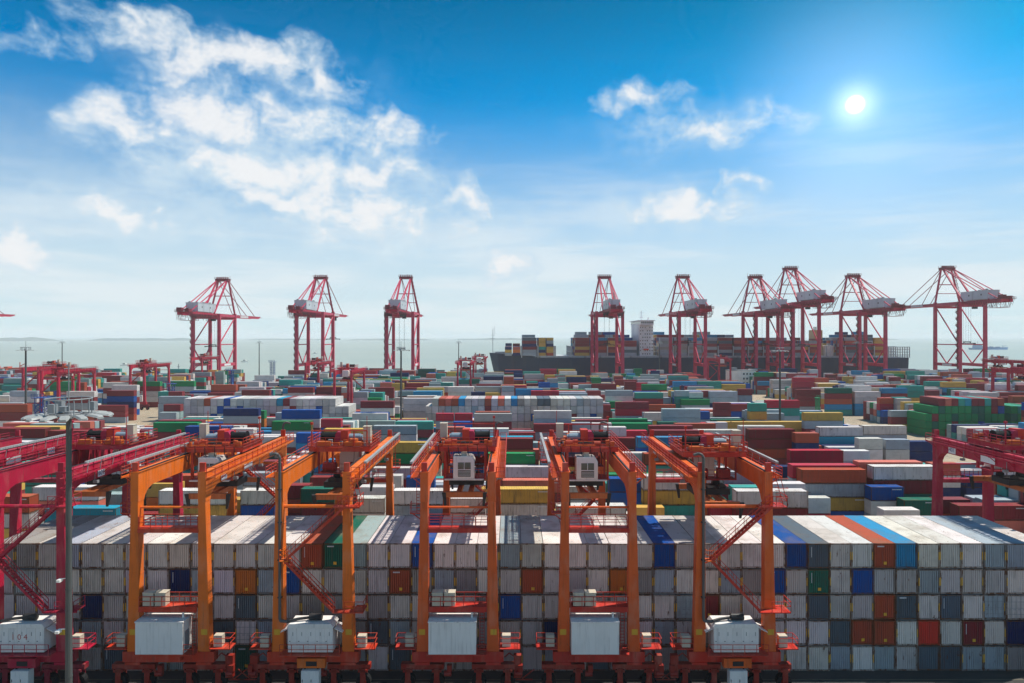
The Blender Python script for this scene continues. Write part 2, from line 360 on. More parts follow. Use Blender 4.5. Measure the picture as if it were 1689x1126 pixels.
for k in range(-24, 25):
    mk = MB(); mk.box(k * 5.6, k * 5.6 + 1.6, 73.3, 73.45, 0.0045, 0.009); mk.build('lane_marking', lm_, road)
# quay edge kerb
kb = MB(); kb.box(-900, 900, QUAY_Y - 1.2, QUAY_Y - 0.2, 0.0, 0.35)
tag(kb.build('kerb', paint('quay_kerb_paint', 'rgb', (0.45, 0.4, 0.28), 0.7, 0.4)), kind='structure')
# the cross roads painted on the yard
for xa, xb, ya, yb in ((141.2, 158.5, 104, 520), (-184.5, -161.5, 104, 520)):
    rd = sheet('road', xa, xb, ya, yb, 0.004, None); rd.data.materials.clear(); rd.data.materials.append(ground.data.materials[0])
# islands far out
def island(px0, px1, dist, hgt, seed, label):
    rnd = random.Random(seed); n = 26; x0, x1 = (px0 - CX) / FPX * dist, (px1 - CX) / FPX * dist
    m = MB(); rows = 5
    prof = [0.0] * (n + 1)
    for _ in range(7):
        c, w, a = rnd.uniform(0.1, 0.9), rnd.uniform(0.06, 0.22), rnd.uniform(0.3, 1)
        for i in range(n + 1): prof[i] = max(prof[i], a * math.exp(-((i / n - c) / w) ** 2))
    for j in range(rows):
        t = j / (rows - 1); k = math.sin(math.pi * t)
        for i in range(n + 1):
            e = min(1, 6 * min(i, n - i) / n)
            m.v.append((x0 + (x1 - x0) * i / n, dist + (t - 0.5) * 700 * (0.5 + 0.5 * e), -6 + (hgt * prof[i] * e + 6 * e) * k * rnd.uniform(0.85, 1.1)))
    for j in range(rows - 1):
        for i in range(n):
            a = j * (n + 1) + i; m.f.append((a, a + 1, a + n + 2, a + n + 1))
    return tag(m.build('island', MT['island']), label, kind='structure')
MT['island'] = paint('island_rock_and_scrub', 'rgb', (0.09, 0.12, 0.11), 0.9, 0.7, 0.0, streak=False, scale=0.02, dirt_col=(0.3, 0.26, 0.2))
island(-60, 88, 6800, 42, 3, 'low hazy island at the edge of the sea'); island(150, 330, 7600, 26, 5, 'long flat island on the horizon')
island(560, 720, 8200, 24, 8, 'faint island behind the quay cranes'); island(730, 900, 8600, 30, 9, 'faint hilly island above the ship bow')
island(400, 560, 8800, 14, 12, 'thin strip of land on the horizon'); island(1380, 1480, 9000, 30, 14, 'pale hill behind the ship funnel')
# ------------------------------------------------------------------ containers: shared meshes
CW = 2.438
def corrug(m, axis, a, b, off, z0, z1, depth, pitch, sgn):
    """vertical corrugated sheet running along axis from a to b at offset off; ridges stand out by depth towards sgn"""
    n = max(1, int(round((b - a) / pitch))); p = (b - a) / n; pts = []
    for i in range(n):
        s0 = a + i * p
        pts += [(s0, 0), (s0 + p * 0.16, 0), (s0 + p * 0.26, depth), (s0 + p * 0.90, depth)]
    pts.append((b, 0)); k = len(m.v)
    for s0, d in pts:
        o = off + sgn * d
        for z in (z0, z1): m.v.append((s0, o, z) if axis == 'x' else (o, s0, z))
    for i in range(len(pts) - 1): m.f.append((k + 2 * i, k + 2 * i + 2, k + 2 * i + 3, k + 2 * i + 1))
    return m
def raw_mesh(m, name, mat):
    me = bpy.data.meshes.new(name); me.from_pydata(m.v, [], m.f); me.materials.append(mat); me.update(); return me
CM = {}
def cmeshes(Lc, H):
    k = (Lc, H)
    if k in CM: return CM[k]
    h, w = Lc / 2, CW / 2; d = {}
    f = MB()
    for sx in (-1, 1):
        for sy in (-1, 1):
            f.box(*sorted((sx * h, sx * (h - 0.13))), *sorted((sy * w, sy * (w - 0.13))), 0.0, H)
            for z in (-0.004, H - 0.116): f.cbox((sx * (h - 0.085), sy * (w - 0.078), z + 0.06), (0.19, 0.17, 0.124))
        f.box(*sorted((sx * h, sx * (h - 0.10))), -w + 0.131, w - 0.131, 0.03, 0.19); f.box(*sorted((sx * h, sx * (h - 0.10))), -w + 0.131, w - 0.131, H - 0.14, H - 0.02)
    for sy in (-1, 1):
        f.box(-h + 0.131, h - 0.131, *sorted((sy * w, sy * (w - 0.08))), 0.02, 0.18); f.box(-h + 0.131, h - 0.131, *sorted((sy * w, sy * (w - 0.06))), H - 0.10, H - 0.022)
    d['frame'] = f.mesh('container_frame', MT['frame'])
    d['side'] = raw_mesh(corrug(MB(), 'x', -h + 0.13, h - 0.13, -w + 0.11, 0.17, H - 0.09, 0.085, 0.28, -1), 'container_side', MT['wall'])
    d['end'] = raw_mesh(corrug(MB(), 'y', -w + 0.13, w - 0.13, -h + 0.125, 0.18, H - 0.13, 0.095, 0.25, -1), 'container_end', MT['wall'])
    r = MB(); n = int((Lc - 0.3) / 0.42); p = (Lc - 0.3) / n; pts = []
    for i in range(n):
        s0 = -h + 0.15 + i * p; pts += [(s0, 0), (s0 + p * 0.3, 0), (s0 + p * 0.42, 0.022), (s0 + p * 0.88, 0.022)]
    pts.append((h - 0.15, 0))
    for s0, z in pts:
        r.v += [(s0, -w + 0.004, H - 0.02 + z), (s0, w - 0.004, H - 0.02 + z)]
    for i in range(len(pts) - 1): r.f.append((2 * i, 2 * i + 2, 2 * i + 3, 2 * i + 1))
    d['roof'] = raw_mesh(r, 'container_roof', MT['roof'])
    for sy in (-1, 1):
        hz = MB(); hz.box(-h - 0.006, -h + 0.01, *sorted((sy * (w - 0.015), sy * (w - 0.115))), H * 0.34, H * 0.66)
        d['hazard%d' % sy] = hz.mesh('height_marking', MT['hazard'])
    dm = MB(); dm.box(-h + 0.05, -h + 0.09, -w + 0.14, -0.01, 0.2, H - 0.15)
    d['door'] = dm.mesh('container_door', MT['wall'])
    dr = MB()
    for y in (-0.95, -0.4): dr.tube((-h + 0.02, y, 0.14), (-h + 0.02, y, H - 0.1), 0.022, 6); dr.cbox((-h + 0.01, y + 0.15, 1.15), (0.03, 0.34, 0.05))
    for z in (0.6, 1.3, 2.0): dr.box(-h + 0.03, -h + 0.048, -w + 0.16, -0.03, z, z + 0.04)
    d['rod'] = dr.mesh('lock_rod', MT['steel'])
    tx = MB()
    for i in range(6): tx.box(-h - 0.002, -h + 0.03, 0.05 + i * 0.13, 0.14 + i * 0.13, H - 0.42, H - 0.28)
    d['mark'] = tx.mesh('end_marking', MT['whiteink'])
    pk = MB(); pk.box(-h + 0.0, -h + 0.032, -0.25, 0.1, 0.42, 0.74); d['placard'] = pk.mesh('placard', MT['hazard'])
    vm = MB()
    for i in range(9): vm.box(-h - 0.0, -h + 0.03, 0.78, 0.84, H - 0.5 - i * 0.13, H - 0.40 - i * 0.13)
    d['vmark'] = vm.mesh('end_marking', MT['whiteink'])
    sm = MB()
    for i in range(11): sm.box(h - 2.2 + i * 0.16, h - 2.09 + i * 0.16, -w + 0.018, -w + 0.05, H - 0.52, H - 0.36)
    d['smark'] = sm.mesh('side_marking', MT['whiteink'])
    CM[k] = d; return d
PAL = {  # real paint colours
    'W': (0.69, 0.625, 0.575), 'w': (0.52, 0.475, 0.445), 'P': (0.61, 0.54, 0.545), 'G': (0.36, 0.40, 0.43), 'g': (0.008, 0.235, 0.075), 'B': (0.004, 0.075, 0.32), 'b': (0.025, 0.25, 0.48),
    'N': (0.008, 0.022, 0.11), 'M': (0.25, 0.030, 0.035), 'R': (0.48, 0.020, 0.045), 'K': (0.42, 0.075, 0.035), 'T': (0.035, 0.31, 0.25), 'D': (0.012, 0.13, 0.085),
    'Y': (0.62, 0.37, 0.075), 'O': (0.66, 0.17, 0.025), 'S': (0.62, 0.15, 0.10), 'C': (0.015, 0.30, 0.42), 'L': (0.30, 0.38, 0.37), 'k': (0.33, 0.30, 0.28), 'r': (0.75, 0.05, 0.03), 'n': (0.10, 0.13, 0.16)}
CNAME = {'W': 'pale grey', 'w': 'weathered grey', 'P': 'lilac white', 'G': 'blue grey', 'g': 'bright green', 'B': 'blue', 'b': 'sky blue', 'N': 'navy', 'M': 'maroon', 'R': 'crimson', 'K': 'rust brown',
         'T': 'teal', 'D': 'dark green', 'Y': 'mustard', 'O': 'orange', 'S': 'salmon red', 'C': 'cyan', 'L': 'grey green', 'k': 'brownish grey', 'r': 'bright red', 'n': 'slate grey'}
def vary(c, rnd, a=0.13):
    k = 1 + rnd.uniform(-a, a); return tuple(max(0.004, min(0.85, x * k * (1 + rnd.uniform(-0.04, 0.04)))) for x in c)

BOXES = []      # dict: x,y centre; z base; L; H; rz (True: length along Y); col key; rgb; tag info
def add_box(x, y, z, Lc, H, turned, key, **info):
    rnd = random.Random(len(BOXES) * 7 + 3)
    BOXES.append(dict(x=x, y=y, z=z, L=Lc, H=H, t=turned, k=key, rgb=vary(PAL[key], rnd), **info)); return BOXES[-1]

# ---- the front block: 48 columns, five high, ends towards the camera
FY, FD = 77.2, 12.192
EXC = {(0, 0): 'B', (0, 1): 'n', (0, 4): 'K', (0, 5): 'b', (1, -1): 'B', (1, 1): 'D', (1, 3): 'B', (2, 1): 'n', (2, 4): 'K', (2, 5): 'n', (2, 7): 'n', (3, 2): 'n', (3, 3): 'K', (3, 4): 'K', (3, 6): 'r', (3, 8): 'M', (3, 10): 'N',
       (0, -6): 'B', (0, -13): 'G', (1, -12): 'K', (1, -8): 'O', (2, -13): 'B', (2, -5): 'G', (2, -4): 'M', (3, -11): 'N', (3, -6): 'G', (0, -22): 'K', (0, -21): 'D', (0, -20): 'L', (0, -17): 'B', (1, -23): 'B', (1, -18): 'K', (1, -15): 'k',
       (2, -22): 'k', (2, -25): 'n', (3, -19): 'n', (3, -18): 'G', (1, -28): 'N', (1, -25): 'O', (2, -32): 'N', (3, -26): 'n', (4, -25): 'D', (4, -18): 'n', (4, 6): 'n', (4, 7): 'n', (4, 2): 'G', (0, -2): 'W', (0, 9): 'G', (0, 10): 'G', (3, -14): 'G', (4, -9): 'n', (4, -33): 'k', (4, -31): 'n'}
TOPG = {-36: 'k', -35: 'k', -34: 'w', -33: 'G', -12: 'w', -5: 'w', -4: 'w'}
DOORS = {(3, -25), (2, 9), (2, 10), (3, -6), (2, -5)}
rndf = random.Random(5)
for r in range(5):
    for j in range(-36, 12):
        xl = (1296.4 + 36.35 * j - CX) * FY / FPX; pitch = 36.35 * FY / FPX
        key = EXC.get((r, j)) or (TOPG.get(j, 'W') if r == 0 else ('W' if rndf.random() < (0.55 if r < 4 else 0.35) else rndf.choice('wwwPGk' if r < 3 else 'wwwGGk')))
        add_box(xl + pitch / 2 + rndf.uniform(-0.022, 0.022), FY + FD / 2 + rndf.uniform(-0.09, 0.09), (4 - r) * 2.896, FD, 2.82, True, key, front=(r, j))
BACK_Y = FY + FD

# ---- yard lattice
BLOCK_Y = [116 + 30 * i for i in range(13)] + [500]
ROWS = sorted(b + 2.9 * r for b in BLOCK_Y[:-1] for r in range(6))
ROWS += [500 + 2.9 * r for r in range(5)]
ROWS = sorted(set(ROWS))
L40, L20 = 12.192, 6.058
OCC = []        # occupied footprints x0,x1,y0,y1
KEEP = []       # visible rectangles that must stay clear: px0,px1,py0,py1, Y
def free(x0, x1, y0, y1, gap=0.05):
    for a, b, c, d in OCC:
        if x0 < b + gap and x1 > a - gap and y0 < d + gap and y1 > c - gap: return False
    return True
CH0 = {1: 0, 2: 280, 3: 560, 4: 840, 5: 1120, 6: 1399}
# the larger stacks as they stand in the picture: (strip, x at one end, x at other end, y of top, colours downwards, depth guess, anchor end)
SEEN = [
 (1, 300, 845, 1015, 'CbM', 116), (1, 215, 720, 897, 'WSM', 124), (1, 1035, 1290, 868, 'YOY', 127), (1, 1130, 1625, 908, 'WYM', 121),
 (2, 505, 750, 922, 'WBM', 121), (2, 836, 922, 872, 'MKM', 124), (2, 938, 1175, 893, 'DMK', 121), (2, 525, 930, 772, 'GWM', 146),
 (3, 85, 310, 975, 'WWM', 116), (3, 148, 375, 892, 'WGM', 124), (3, 375, 870, 924, 'WGM', 121), (3, 790, 1045, 957, 'WWG', 116), (3, 460, 700, 812, 'BMK', 143), (3, 228, 460, 798, 'WWM', 146), (3, 262, 560, 742, 'WMG', 155),
 (3, 265, 625, 562, 'YgM', 165), (4, -75, 305, 737, 'PMW', 157), (4, -175, 185, 641, 'gWM', 165), (4, -170, 175, 531, 'MKW', 176), (4, 197, 440, 532, 'WGG', 168),
 (4, -210, 305, 897, 'YWS', 116), (4, -120, 480, 845, 'SMK', 130), (4, 480, 720, 1003, 'WGG', 116), (4, 730, 935, 822, 'BBg', 128), (4, 960, 1450, 794, 'WYT', 121), (4, 965, 1350, 638, 'KTG', 155), (4, 850, 952, 637, 'WWG', 157),
 (4, 915, 1290, 523, 'bBN', 162), (4, 560, 915, 531, 'MMG', 179), (4, 765, 1000, 273, 'MRG', 253), (4, 180, 445, 336, 'WGM', 224), (4, 180, 450, 436, 'MGM', 215), (4, 718, 990, 393, 'gMG', 218), (4, 740, 1020, 420, 'gMG', 212),
 (4, 1005, 1315, 452, 'MGM', 192), (4, 1030, 1365, 477, 'MGK', 180), (4, 830, 990, 465, 'RMG', 190), (4, 690, 830, 468, 'WMG', 190), (4, 450, 580, 417, 'GMW', 221), (4, 595, 735, 422, 'WMG', 212), (4, 350, 510, 470, 'WGM', 188), (4, 520, 680, 485, 'WWM', 186),
 (3, 155, 385, 266, 'MWM', 256), (3, 140, 400, 391, 'LTM', 230), (3, 405, 665, 421, 'TMD', 227), (3, 405, 670, 400, 'GMM', 230), (3, 240, 550, 446, 'GWM', 192), (2, 1105, 1425, 463, 'YMK', 183), (3, 690, 815, 352, 'RGM', 236), (3, 820, 955, 352, 'RBM', 236),
 (3, 965, 1230, 361, 'kMM', 224), (3, 965, 1230, 333, 'KWM', 239), (3, 685, 840, 418, 'GWM', 230), (3, 815, 950, 426, 'BNM', 230), (3, 890, 1210, 467, 'WGM', 185), (3, 785, 1022, 502, 'bBM', 182), (3, 1050, 1390, 502, 'CMb', 182), (3, 740, 890, 458, 'SMM', 188),
 (2, 730, 1010, 411, 'gGM', 212), (2, 760, 1025, 346, 'GWM', 221), (2, 805, 1070, 331, 'BWM', 224), (2, 385, 635, 331, 'NGM', 236), (2, 430, 680, 321, 'gOM', 242), (2, 1085, 1220, 402, 'RBM', 206), (1, 1135, 1441, 343, 'MgK', 194), (1, 1100, 1410, 416, 'gMK', 188),
 (2, 115, 425, 441, 'BTM', 185), (2, 600, 930, 490, 'WGM', 182), (2, 900, 1075, 492, 'BbM', 176), (2, 640, 900, 520, 'PMM', 176), (2, 440, 600, 470, 'WGM', 185),
 (5, 500, 830, 462, 'MMK', 180), (5, 832, 1005, 491, 'KNM', 176), (5, 425, 770, 441, 'WGM', 188), (5, 385, 660, 416, 'YYM', 218), (5, 660, 925, 416, 'YYM', 218), (5, 900, 1175, 346, 'YGM', 221), (5, 630, 860, 253, 'RTG', 256), (5, 505, 630, 276, 'TYG', 239),
 (5, 1000, 1323, 457, 'WCM', 188), (5, 545, 880, 622, 'ONM', 176), (5, 710, 815, 731, 'NGM', 155), (5, 1180, 1368, 622, 'WGN', 165), (5, 795, 1180, 601, 'RMM', 156), (5, 820, 1262, 721, 'RGM', 133), (5, 880, 1343, 757, 'KGY', 127), (5, 415, 925, 890, 'WMK', 116),
 (5, 690, 880, 850, 'WMG', 122), (5, 330, 385, 966, 'RMM', 121), (5, 258, 372, 276, 'MMT', 250), (5, 222, 420, 196, 'GGN', 299), (5, 420, 535, 176, 'MGB', 305), (5, 20, 222, 251, 'gGM', 293), (5, -115, 155, 316, 'GGM', 224), (5, 0, 240, 416, 'KMG', 206), (5, 240, 316, 402, 'PWM', 206), (5, 155, 400, 488, 'WRM', 182),
 (6, 118, 415, 447, 'WGM', 197), (6, 75, 255, 527, 'WWG', 168), (6, 258, 455, 541, 'GWN', 176), (6, 275, 610, 575, 'NNM', 171), (6, 95, 520, 704, 'SKM', 138), (6, 602, 805, 716, 'KWN', 146), (6, 185, 645, 731, 'WMD', 130), (6, 165, 405, 887, 'BWG', 124), (6, 230, 545, 1046, 'WGM', 116), (6, 765, 890, 747, 'WWN', 147), (6, 890, 1010, 795, 'NNB', 140),
 (6, 405, 640, 967, 'DMG', 127), (6, 660, 850, 972, 'MKS', 124), (6, 785, 1300, 1016, 'MSK', 119), (6, 302, 535, 331, 'GMY', 268), (6, 50, 235, 191, 'PPbb', 326), (6, 245, 425, 171, 'bMNb', 326), (5, 1050, 1245, 171, 'DMKb', 326), (5, 845, 1010, 172, 'MMM', 342), (5, 805, 985, 85, 'RRM', 389),
 (1, -60, 205, 258, 'KMW', 230), (1, 690, 905, 301, 'MMG', 299), (1, 755, 968, 191, 'MBN', 308), (1, 470, 682, 196, 'WMG', 299), (1, 75, 262, 191, 'GWM', 305), (1, 800, 980, 131, 'WGM', 329), (1, 980, 1147, 126, 'gMW', 365), (1, 355, 527, 127, 'ggM', 358),
 (2, 30, 155, 122, 'gGM', 360), (2, 295, 475, 146, 'KMG', 332), (2, 510, 720, 167, 'MGM', 299), (2, 780, 945, 106, 'TGM', 368), (4, 905, 1100, 206, 'TMG', 299), (4, 690, 885, 190, 'GWM', 305), (4, 950, 1130, 126, 'gMM', 335), (4, 590, 770, 121, 'MGM', 338), (4, 155, 360, 190, 'RMM', 299), (4, 50, 240, 176, 'bBM', 305),
]
def to_px(X, Y, Z): return CX + X * FPX / Y, HY + (CAMZ - Z) * FPX / Y
def place_stack(x0, Lc, yr, ntop, cols, seen=True, rnd=random):
    """build a stack of ntop tiers; the top ones take the colours given"""
    x = x0 + Lc / 2; z = 0.0; hs = ntop
    for i, H in enumerate(hs):
        k = len(hs) - 1 - i
        key = cols[k] if k < len(cols) else rnd.choice('MMGWKBT')
        add_box(x, yr + CW / 2, z, Lc, H - 0.06, False, key, tier=i, n=len(hs), seen=seen, stack=(round(x0, 2), round(yr, 2)))
        z += H
    OCC.append((x0, x0 + Lc, yr, yr + CW))
# white and green blocks whose ends face us
def end_block(yf, x_left, cols_n, tiers_fn, col_fn, seed, tg):
    rnd = random.Random(seed); pitch = 2.492
    for c in range(cols_n):
        n = tiers_fn(c)
        for i in range(n):
            add_box(x_left + (c + 0.5) * pitch, yf + FD / 2, i * 2.896, FD, 2.82, True, col_fn(c, i, n, rnd), blk=tg, tier=i, n=n)
    OCC.append((x_left, x_left + cols_n * pitch, yf, yf + FD))
EB_Y = 258.0
def pxx(px, Y): return (px - CX) * Y / FPX
WT1 = {3: 'K', 6: 'B', 14: 'C', 15: 'M', 11: 'P'}; W21 = {5: 'B', 8: 'B', 16: 'M', 20: 'B', 4: 'W'}; W31 = {4: 'B', 13: 'M'}
def wcol1(c, i, n, rnd):
    t = 4 - i; e = (WT1, W21, W31, {}, {})[min(t, 4)].get(c); return e or rnd.choice('WWWwwP')
end_block(EB_Y, pxx(304, EB_Y), 23, lambda c: 5, wcol1, 1, 'first'); end_block(EB_Y, pxx(304, EB_Y) + 23 * 2.492, 2, lambda c: 4, lambda c, i, n, r: r.choice('WWw'), 2, 'first')
WT2 = {2: 'K', 3: 'S', 4: 'K', 5: 'b', 8: 'w', 9: 'K', 11: 'S', 13: 'b', 14: 'k', 17: 'n', 18: 'n', 23: 'G'}; W22 = {9: 'M', 7: 'G', 3: 'G'}; W32 = {16: 'B', 25: 'B', 22: 'M', 21: 'G'}
def wcol2(c, i, n, rnd):
    t = 4 - i; e = (WT2, W22, W32, {}, {})[min(t, 4)].get(c); return e or rnd.choice('WWWwwP')
end_block(EB_Y, pxx(702, EB_Y), 27, lambda c: 5 if c > 0 else 4, wcol2, 3, 'second')
GT = ['M', 'K', 'M', 'S', 'M', 'T', 'C', 'M', 'M', 'T']
def gcol(c, i, n, rnd):
    if i == 4: return GT[c % 10]
    return rnd.choice('gggggDDMMB') if i > 0 else rnd.choice('gMM')
end_block(EB_Y, pxx(1520, EB_Y) + 1.6, 12, lambda c: (3, 4)[c] if c < 2 else 5, gcol, 4, 'green'); end_block(EB_Y, pxx(1520, EB_Y) + 1.6 + 13 * 2.492, 12, lambda c: 4, lambda c, i, n, r: r.choice('gggDMT'), 6, 'green')
KEEP += [(300, 575, 650, 690, EB_Y), (698, 1000, 650, 690, EB_Y), (1520, 1689, 645, 700, EB_Y)]

for ch, xa, xb, yt, cols, yg in SEEN:
    p0, p1, py = CH0[ch] + xa / 4.331, CH0[ch] + xb / 4.331, 600 + yt / 4.331
    Lm = (p1 - p0) * yg / FPX; Lc = L40 if Lm > 8.6 else L20
    done = False
    for yr in sorted(ROWS, key=lambda v: abs(v - yg))[:7]:
        x0 = pxx((p0 + p1) / 2, yr) - Lc / 2
        if not free(x0, x0 + Lc, yr, yr + CW): continue
        ztop = CAMZ - (py - HY) * yr / FPX
        best = min(((n, k) for n in range(1, 6) for k in range(n + 1)), key=lambda q: abs(q[0] * 2.591 + q[1] * 0.305 - ztop))
        n, k = best; place_stack(x0, Lc, yr, [2.896] * k + [2.591] * (n - k), cols, True, random.Random(int(xa * 3 + yt)))
        bot = py + len(cols[:2]) * 2.5 * FPX / yr
        KEEP.append((p0, p1, py, bot, yr)); done = True; break
# ---- everything else on the lattice, kept low enough not to hide the stacks above
rnd = random.Random(21)
FILL = 'MMMMMMMKKKRRWWWWWWWPPwwwGGGGGGLLLBBbNNTTTTgDYYYYS'
SEGS = [(-158, 137.5), (161, 420), (-430, -188)]
GROUND_KEEP = [(1470, 1535, 708, 735, 230), (1556, 1640, 735, 770, 205), (1395, 1450, 682, 700, 300), (1245, 1276, 646, 664, 420), (1325, 1345, 668, 680, 340), (170, 262, 672, 706, 330)]
for bi, by in enumerate(BLOCK_Y):
    nrow = 6 if by != 500 else 5
    for sa, sb in SEGS:
        lim = 0.765 * (by + 17) + 6
        a, b = max(sa, -lim), min(sb, lim)
        if b - a < 13: continue
        nb = int((sb - sa) / 12.75)
        for k in range(nb):
            x0 = sa + k * 12.75
            if x0 + L40 < a or x0 > b: continue
            base = rnd.choice([2, 3, 3, 4, 4, 4, 5, 5] if by > 180 else [3, 4, 4, 5]) if rnd.random() > 0.04 else 0
            twin = rnd.random() < 0.22
            for r in range(nrow):
                yr = by + 2.9 * r
                for (xs, Lc) in (((x0, L20), (x0 + 6.12, L20)) if twin else ((x0 + rnd.uniform(-0.1, 0.1), L40),)):
                    n = max(0, min(5, base + rnd.choice([-2, -1, -1, 0, 0, 0, 1])))
                    if not free(xs, xs + Lc, yr, yr + CW): continue
                    while n > 0:
                        zt = n * 2.68; bad = False
                        q0, pyt = to_px(xs, yr, zt); q1, _ = to_px(xs + Lc, yr, zt)
                        for (k0, k1, ky0, ky1, kY) in KEEP + GROUND_KEEP:
                            if kY > yr and q0 < k1 - 2 and q1 > k0 + 2 and pyt < ky1 - 3: bad = True; break
                        if not bad: break
                        n -= 1
                    if n > 0:
                        run = rnd.random() < 0.3; c0 = rnd.choice(FILL)
                        place_stack(xs, Lc, yr, [2.896 if rnd.random() < 0.5 else 2.591 for _ in range(n)], [c0 if run else rnd.choice(FILL) for _ in range(n)], False, rnd)

# ---- which containers show largest: a small z-buffer
def corners(b):
    hx, hy = (CW / 2, b['L'] / 2) if b['t'] else (b['L'] / 2, CW / 2)
    return b['x'] - hx, b['x'] + hx, b['y'] - hy, b['y'] + hy, b['z'], b['z'] + b['H']
def rank_boxes(sx=0.5):
    Wd, Hd = int(1689 * sx), int(1126 * sx); zb = np.full((Hd, Wd), 1e9); idb = np.full((Hd, Wd), -1, dtype=np.int32)
    def P(x, y, z): return ((CX + x * FPX / y) * sx, (HY + (CAMZ - z) * FPX / y) * sx)
    def poly(pts, depth, i):
        xs = [p[0] for p in pts]; ys = [p[1] for p in pts]
        x0, x1, y0, y1 = max(0, int(min(xs))), min(Wd - 1, int(max(xs)) + 1), max(0, int(min(ys))), min(Hd - 1, int(max(ys)) + 1)
        if x0 > x1 or y0 > y1: return
        gy, gx = np.mgrid[y0:y1 + 1, x0:x1 + 1]; gx = gx + 0.5; gy = gy + 0.5; a = np.ones(gx.shape, bool); n = len(pts)
        area = sum(pts[j][0] * pts[(j + 1) % n][1] - pts[(j + 1) % n][0] * pts[j][1] for j in range(n)); sg = 1 if area > 0 else -1
        for j in range(n):
            (ax, ay), (bx, by) = pts[j], pts[(j + 1) % n]; a &= sg * ((bx - ax) * (gy - ay) - (by - ay) * (gx - ax)) >= 0
        s = zb[y0:y1 + 1, x0:x1 + 1]; a &= s > depth; s[a] = depth; idb[y0:y1 + 1, x0:x1 + 1][a] = i
    for i, b in enumerate(BOXES):
        x0, x1, y0, y1, z0, z1 = corners(b)
        poly([P(x0, y0, z0), P(x1, y0, z0), P(x1, y0, z1), P(x0, y0, z1)], y0, i)
        if z1 < CAMZ: poly([P(x0, y0, z1), P(x1, y0, z1), P(x1, y1, z1), P(x0, y1, z1)], (y0 + y1) / 2, i)
        if x0 > 0: poly([P(x0, y0, z0), P(x0, y1, z0), P(x0, y1, z1), P(x0, y0, z1)], (y0 + y1) / 2, i)
        elif x1 < 0: poly([P(x1, y0, z0), P(x1, y1, z0), P(x1, y1, z1), P(x1, y0, z1)], (y0 + y1) / 2, i)
    return np.bincount(idb[idb >= 0].ravel(), minlength=len(BOXES)), idb
AREA, IDB = rank_boxes()
ORDER = np.argsort(-AREA)
N_SINGLE = 318
SINGLE = set(int(i) for i in ORDER[:N_SINGLE])

# ---- labels that single them out
ORD = ['first', 'second', 'third', 'fourth', 'fifth', 'sixth', 'seventh', 'eighth', 'ninth', 'tenth', 'eleventh', 'twelfth', 'thirteenth', 'fourteenth', 'fifteenth', 'sixteenth', 'seventeenth', 'eighteenth']
LEGS = [(5, 100, 'the red crane'), (226, 336, 'orange crane one'), (463, 573, 'orange crane two'), (700, 813, 'orange crane three'), (930, 1046, 'orange crane four'), (1154, 1267, 'orange crane five')]
def zone(px):
    prev = None
    for a, b, nm in LEGS:
        if px < a: return ('between orange cranes %s and %s' % (prev.split()[-1], nm.split()[-1])) if prev and prev.startswith('orange') else ('between red and first orange crane' if prev else 'before the red crane')
        if px <= b: return 'framed by ' + nm
        prev = nm
    return 'beyond orange crane five'
ROWN = ['top row', 'second row down', 'third row down', 'fourth row down', 'bottom row']
zcols = {}
for j in range(-36, 12):
    zcols.setdefault(zone(1296.4 + 36.35 * (j + 0.5)), []).append(j)
def front_label(b):
    r, j = b['front']; z = zone(1296.4 + 36.35 * (j + 0.5)); i = zcols[z].index(j)
    return '%s front-stack container, %s, %s column %s' % (CNAME[b['k']], ROWN[r], ORD[i], z)
def rgb_parts(b): return b['rgb']
def build_container(b, label, group):
    Lc, H = b['L'], (2.82 if b['H'] > 2.7 else 2.53); d = cmeshes(Lc, H); col = b['rgb']
    root = link_mesh('shipping_container', d['frame'], None, (b['x'], b['y'], b['z']), R(90) if b['t'] else 0.0, tuple(c * 0.42 + e for c, e in zip(col, (0.060, 0.030, 0.010))))
    tag(root, label, 'container', group)
    link_mesh('roof_panel', d['roof'], root, color=col)
    rr = random.Random(int(b['x'] * 97 + b['y'] * 31 + b['z'] * 11))
    if b['t']:
        ends = (0,); sides = (0, math.pi) if b.get('front', (0, 0))[1] in (-36, 11) else ()
    else:
        ends = ((0,) if b['x'] > 0 else (math.pi,)); sides = (0,)
    fr = b.get('front')
    for a in (0, math.pi):
        if fr in DOORS and a == 0:
            for my in (0, 1):
                o = link_mesh('door', d['door'], root, color=col)
                o.location = (0, my * (CW / 2 - 0.145 + 0.0), 0) if my else (0, 0, 0)
                if my: o.location = (0, CW / 2 - 0.13, 0)
                q = link_mesh('lock_rod', d['rod'], o)
        else: link_mesh('end_panel', d['end'], root, rz=a, color=col)
    for a in (0, math.pi): link_mesh('side_panel', d['side'], root, rz=a, color=col)
    if b['t'] and b['k'] in 'WwPGk' and rr.random() < 0.8:
        for sy in (-1, 1): link_mesh('height_marking', d['hazard%d' % sy], root)
    if b['t'] and b['k'] in 'BNKDnMb' and rr.random() < 0.5: link_mesh('end_marking', d['vmark' if rr.random() < 0.6 else 'mark'], root)
    if b['t'] and b['k'] in 'KDOM' and fr not in DOORS: link_mesh('placard', d['placard'], root)
    if not b['t'] and rr.random() < 0.35: link_mesh('side_marking', d['smark'], root)
    return root
rest_groups = {}
for i in sorted(SINGLE):
    b = BOXES[i]
    if 'front' in b: continue
    px, _ = to_px(b['x'], b['y'] - CW / 2, b['z'])
    size = 'end-on' if b['t'] else ('long' if b['L'] > 8 else 'short')
    rest_groups.setdefault((zone(px), b['k'], size), []).append(i)
LAB = {}
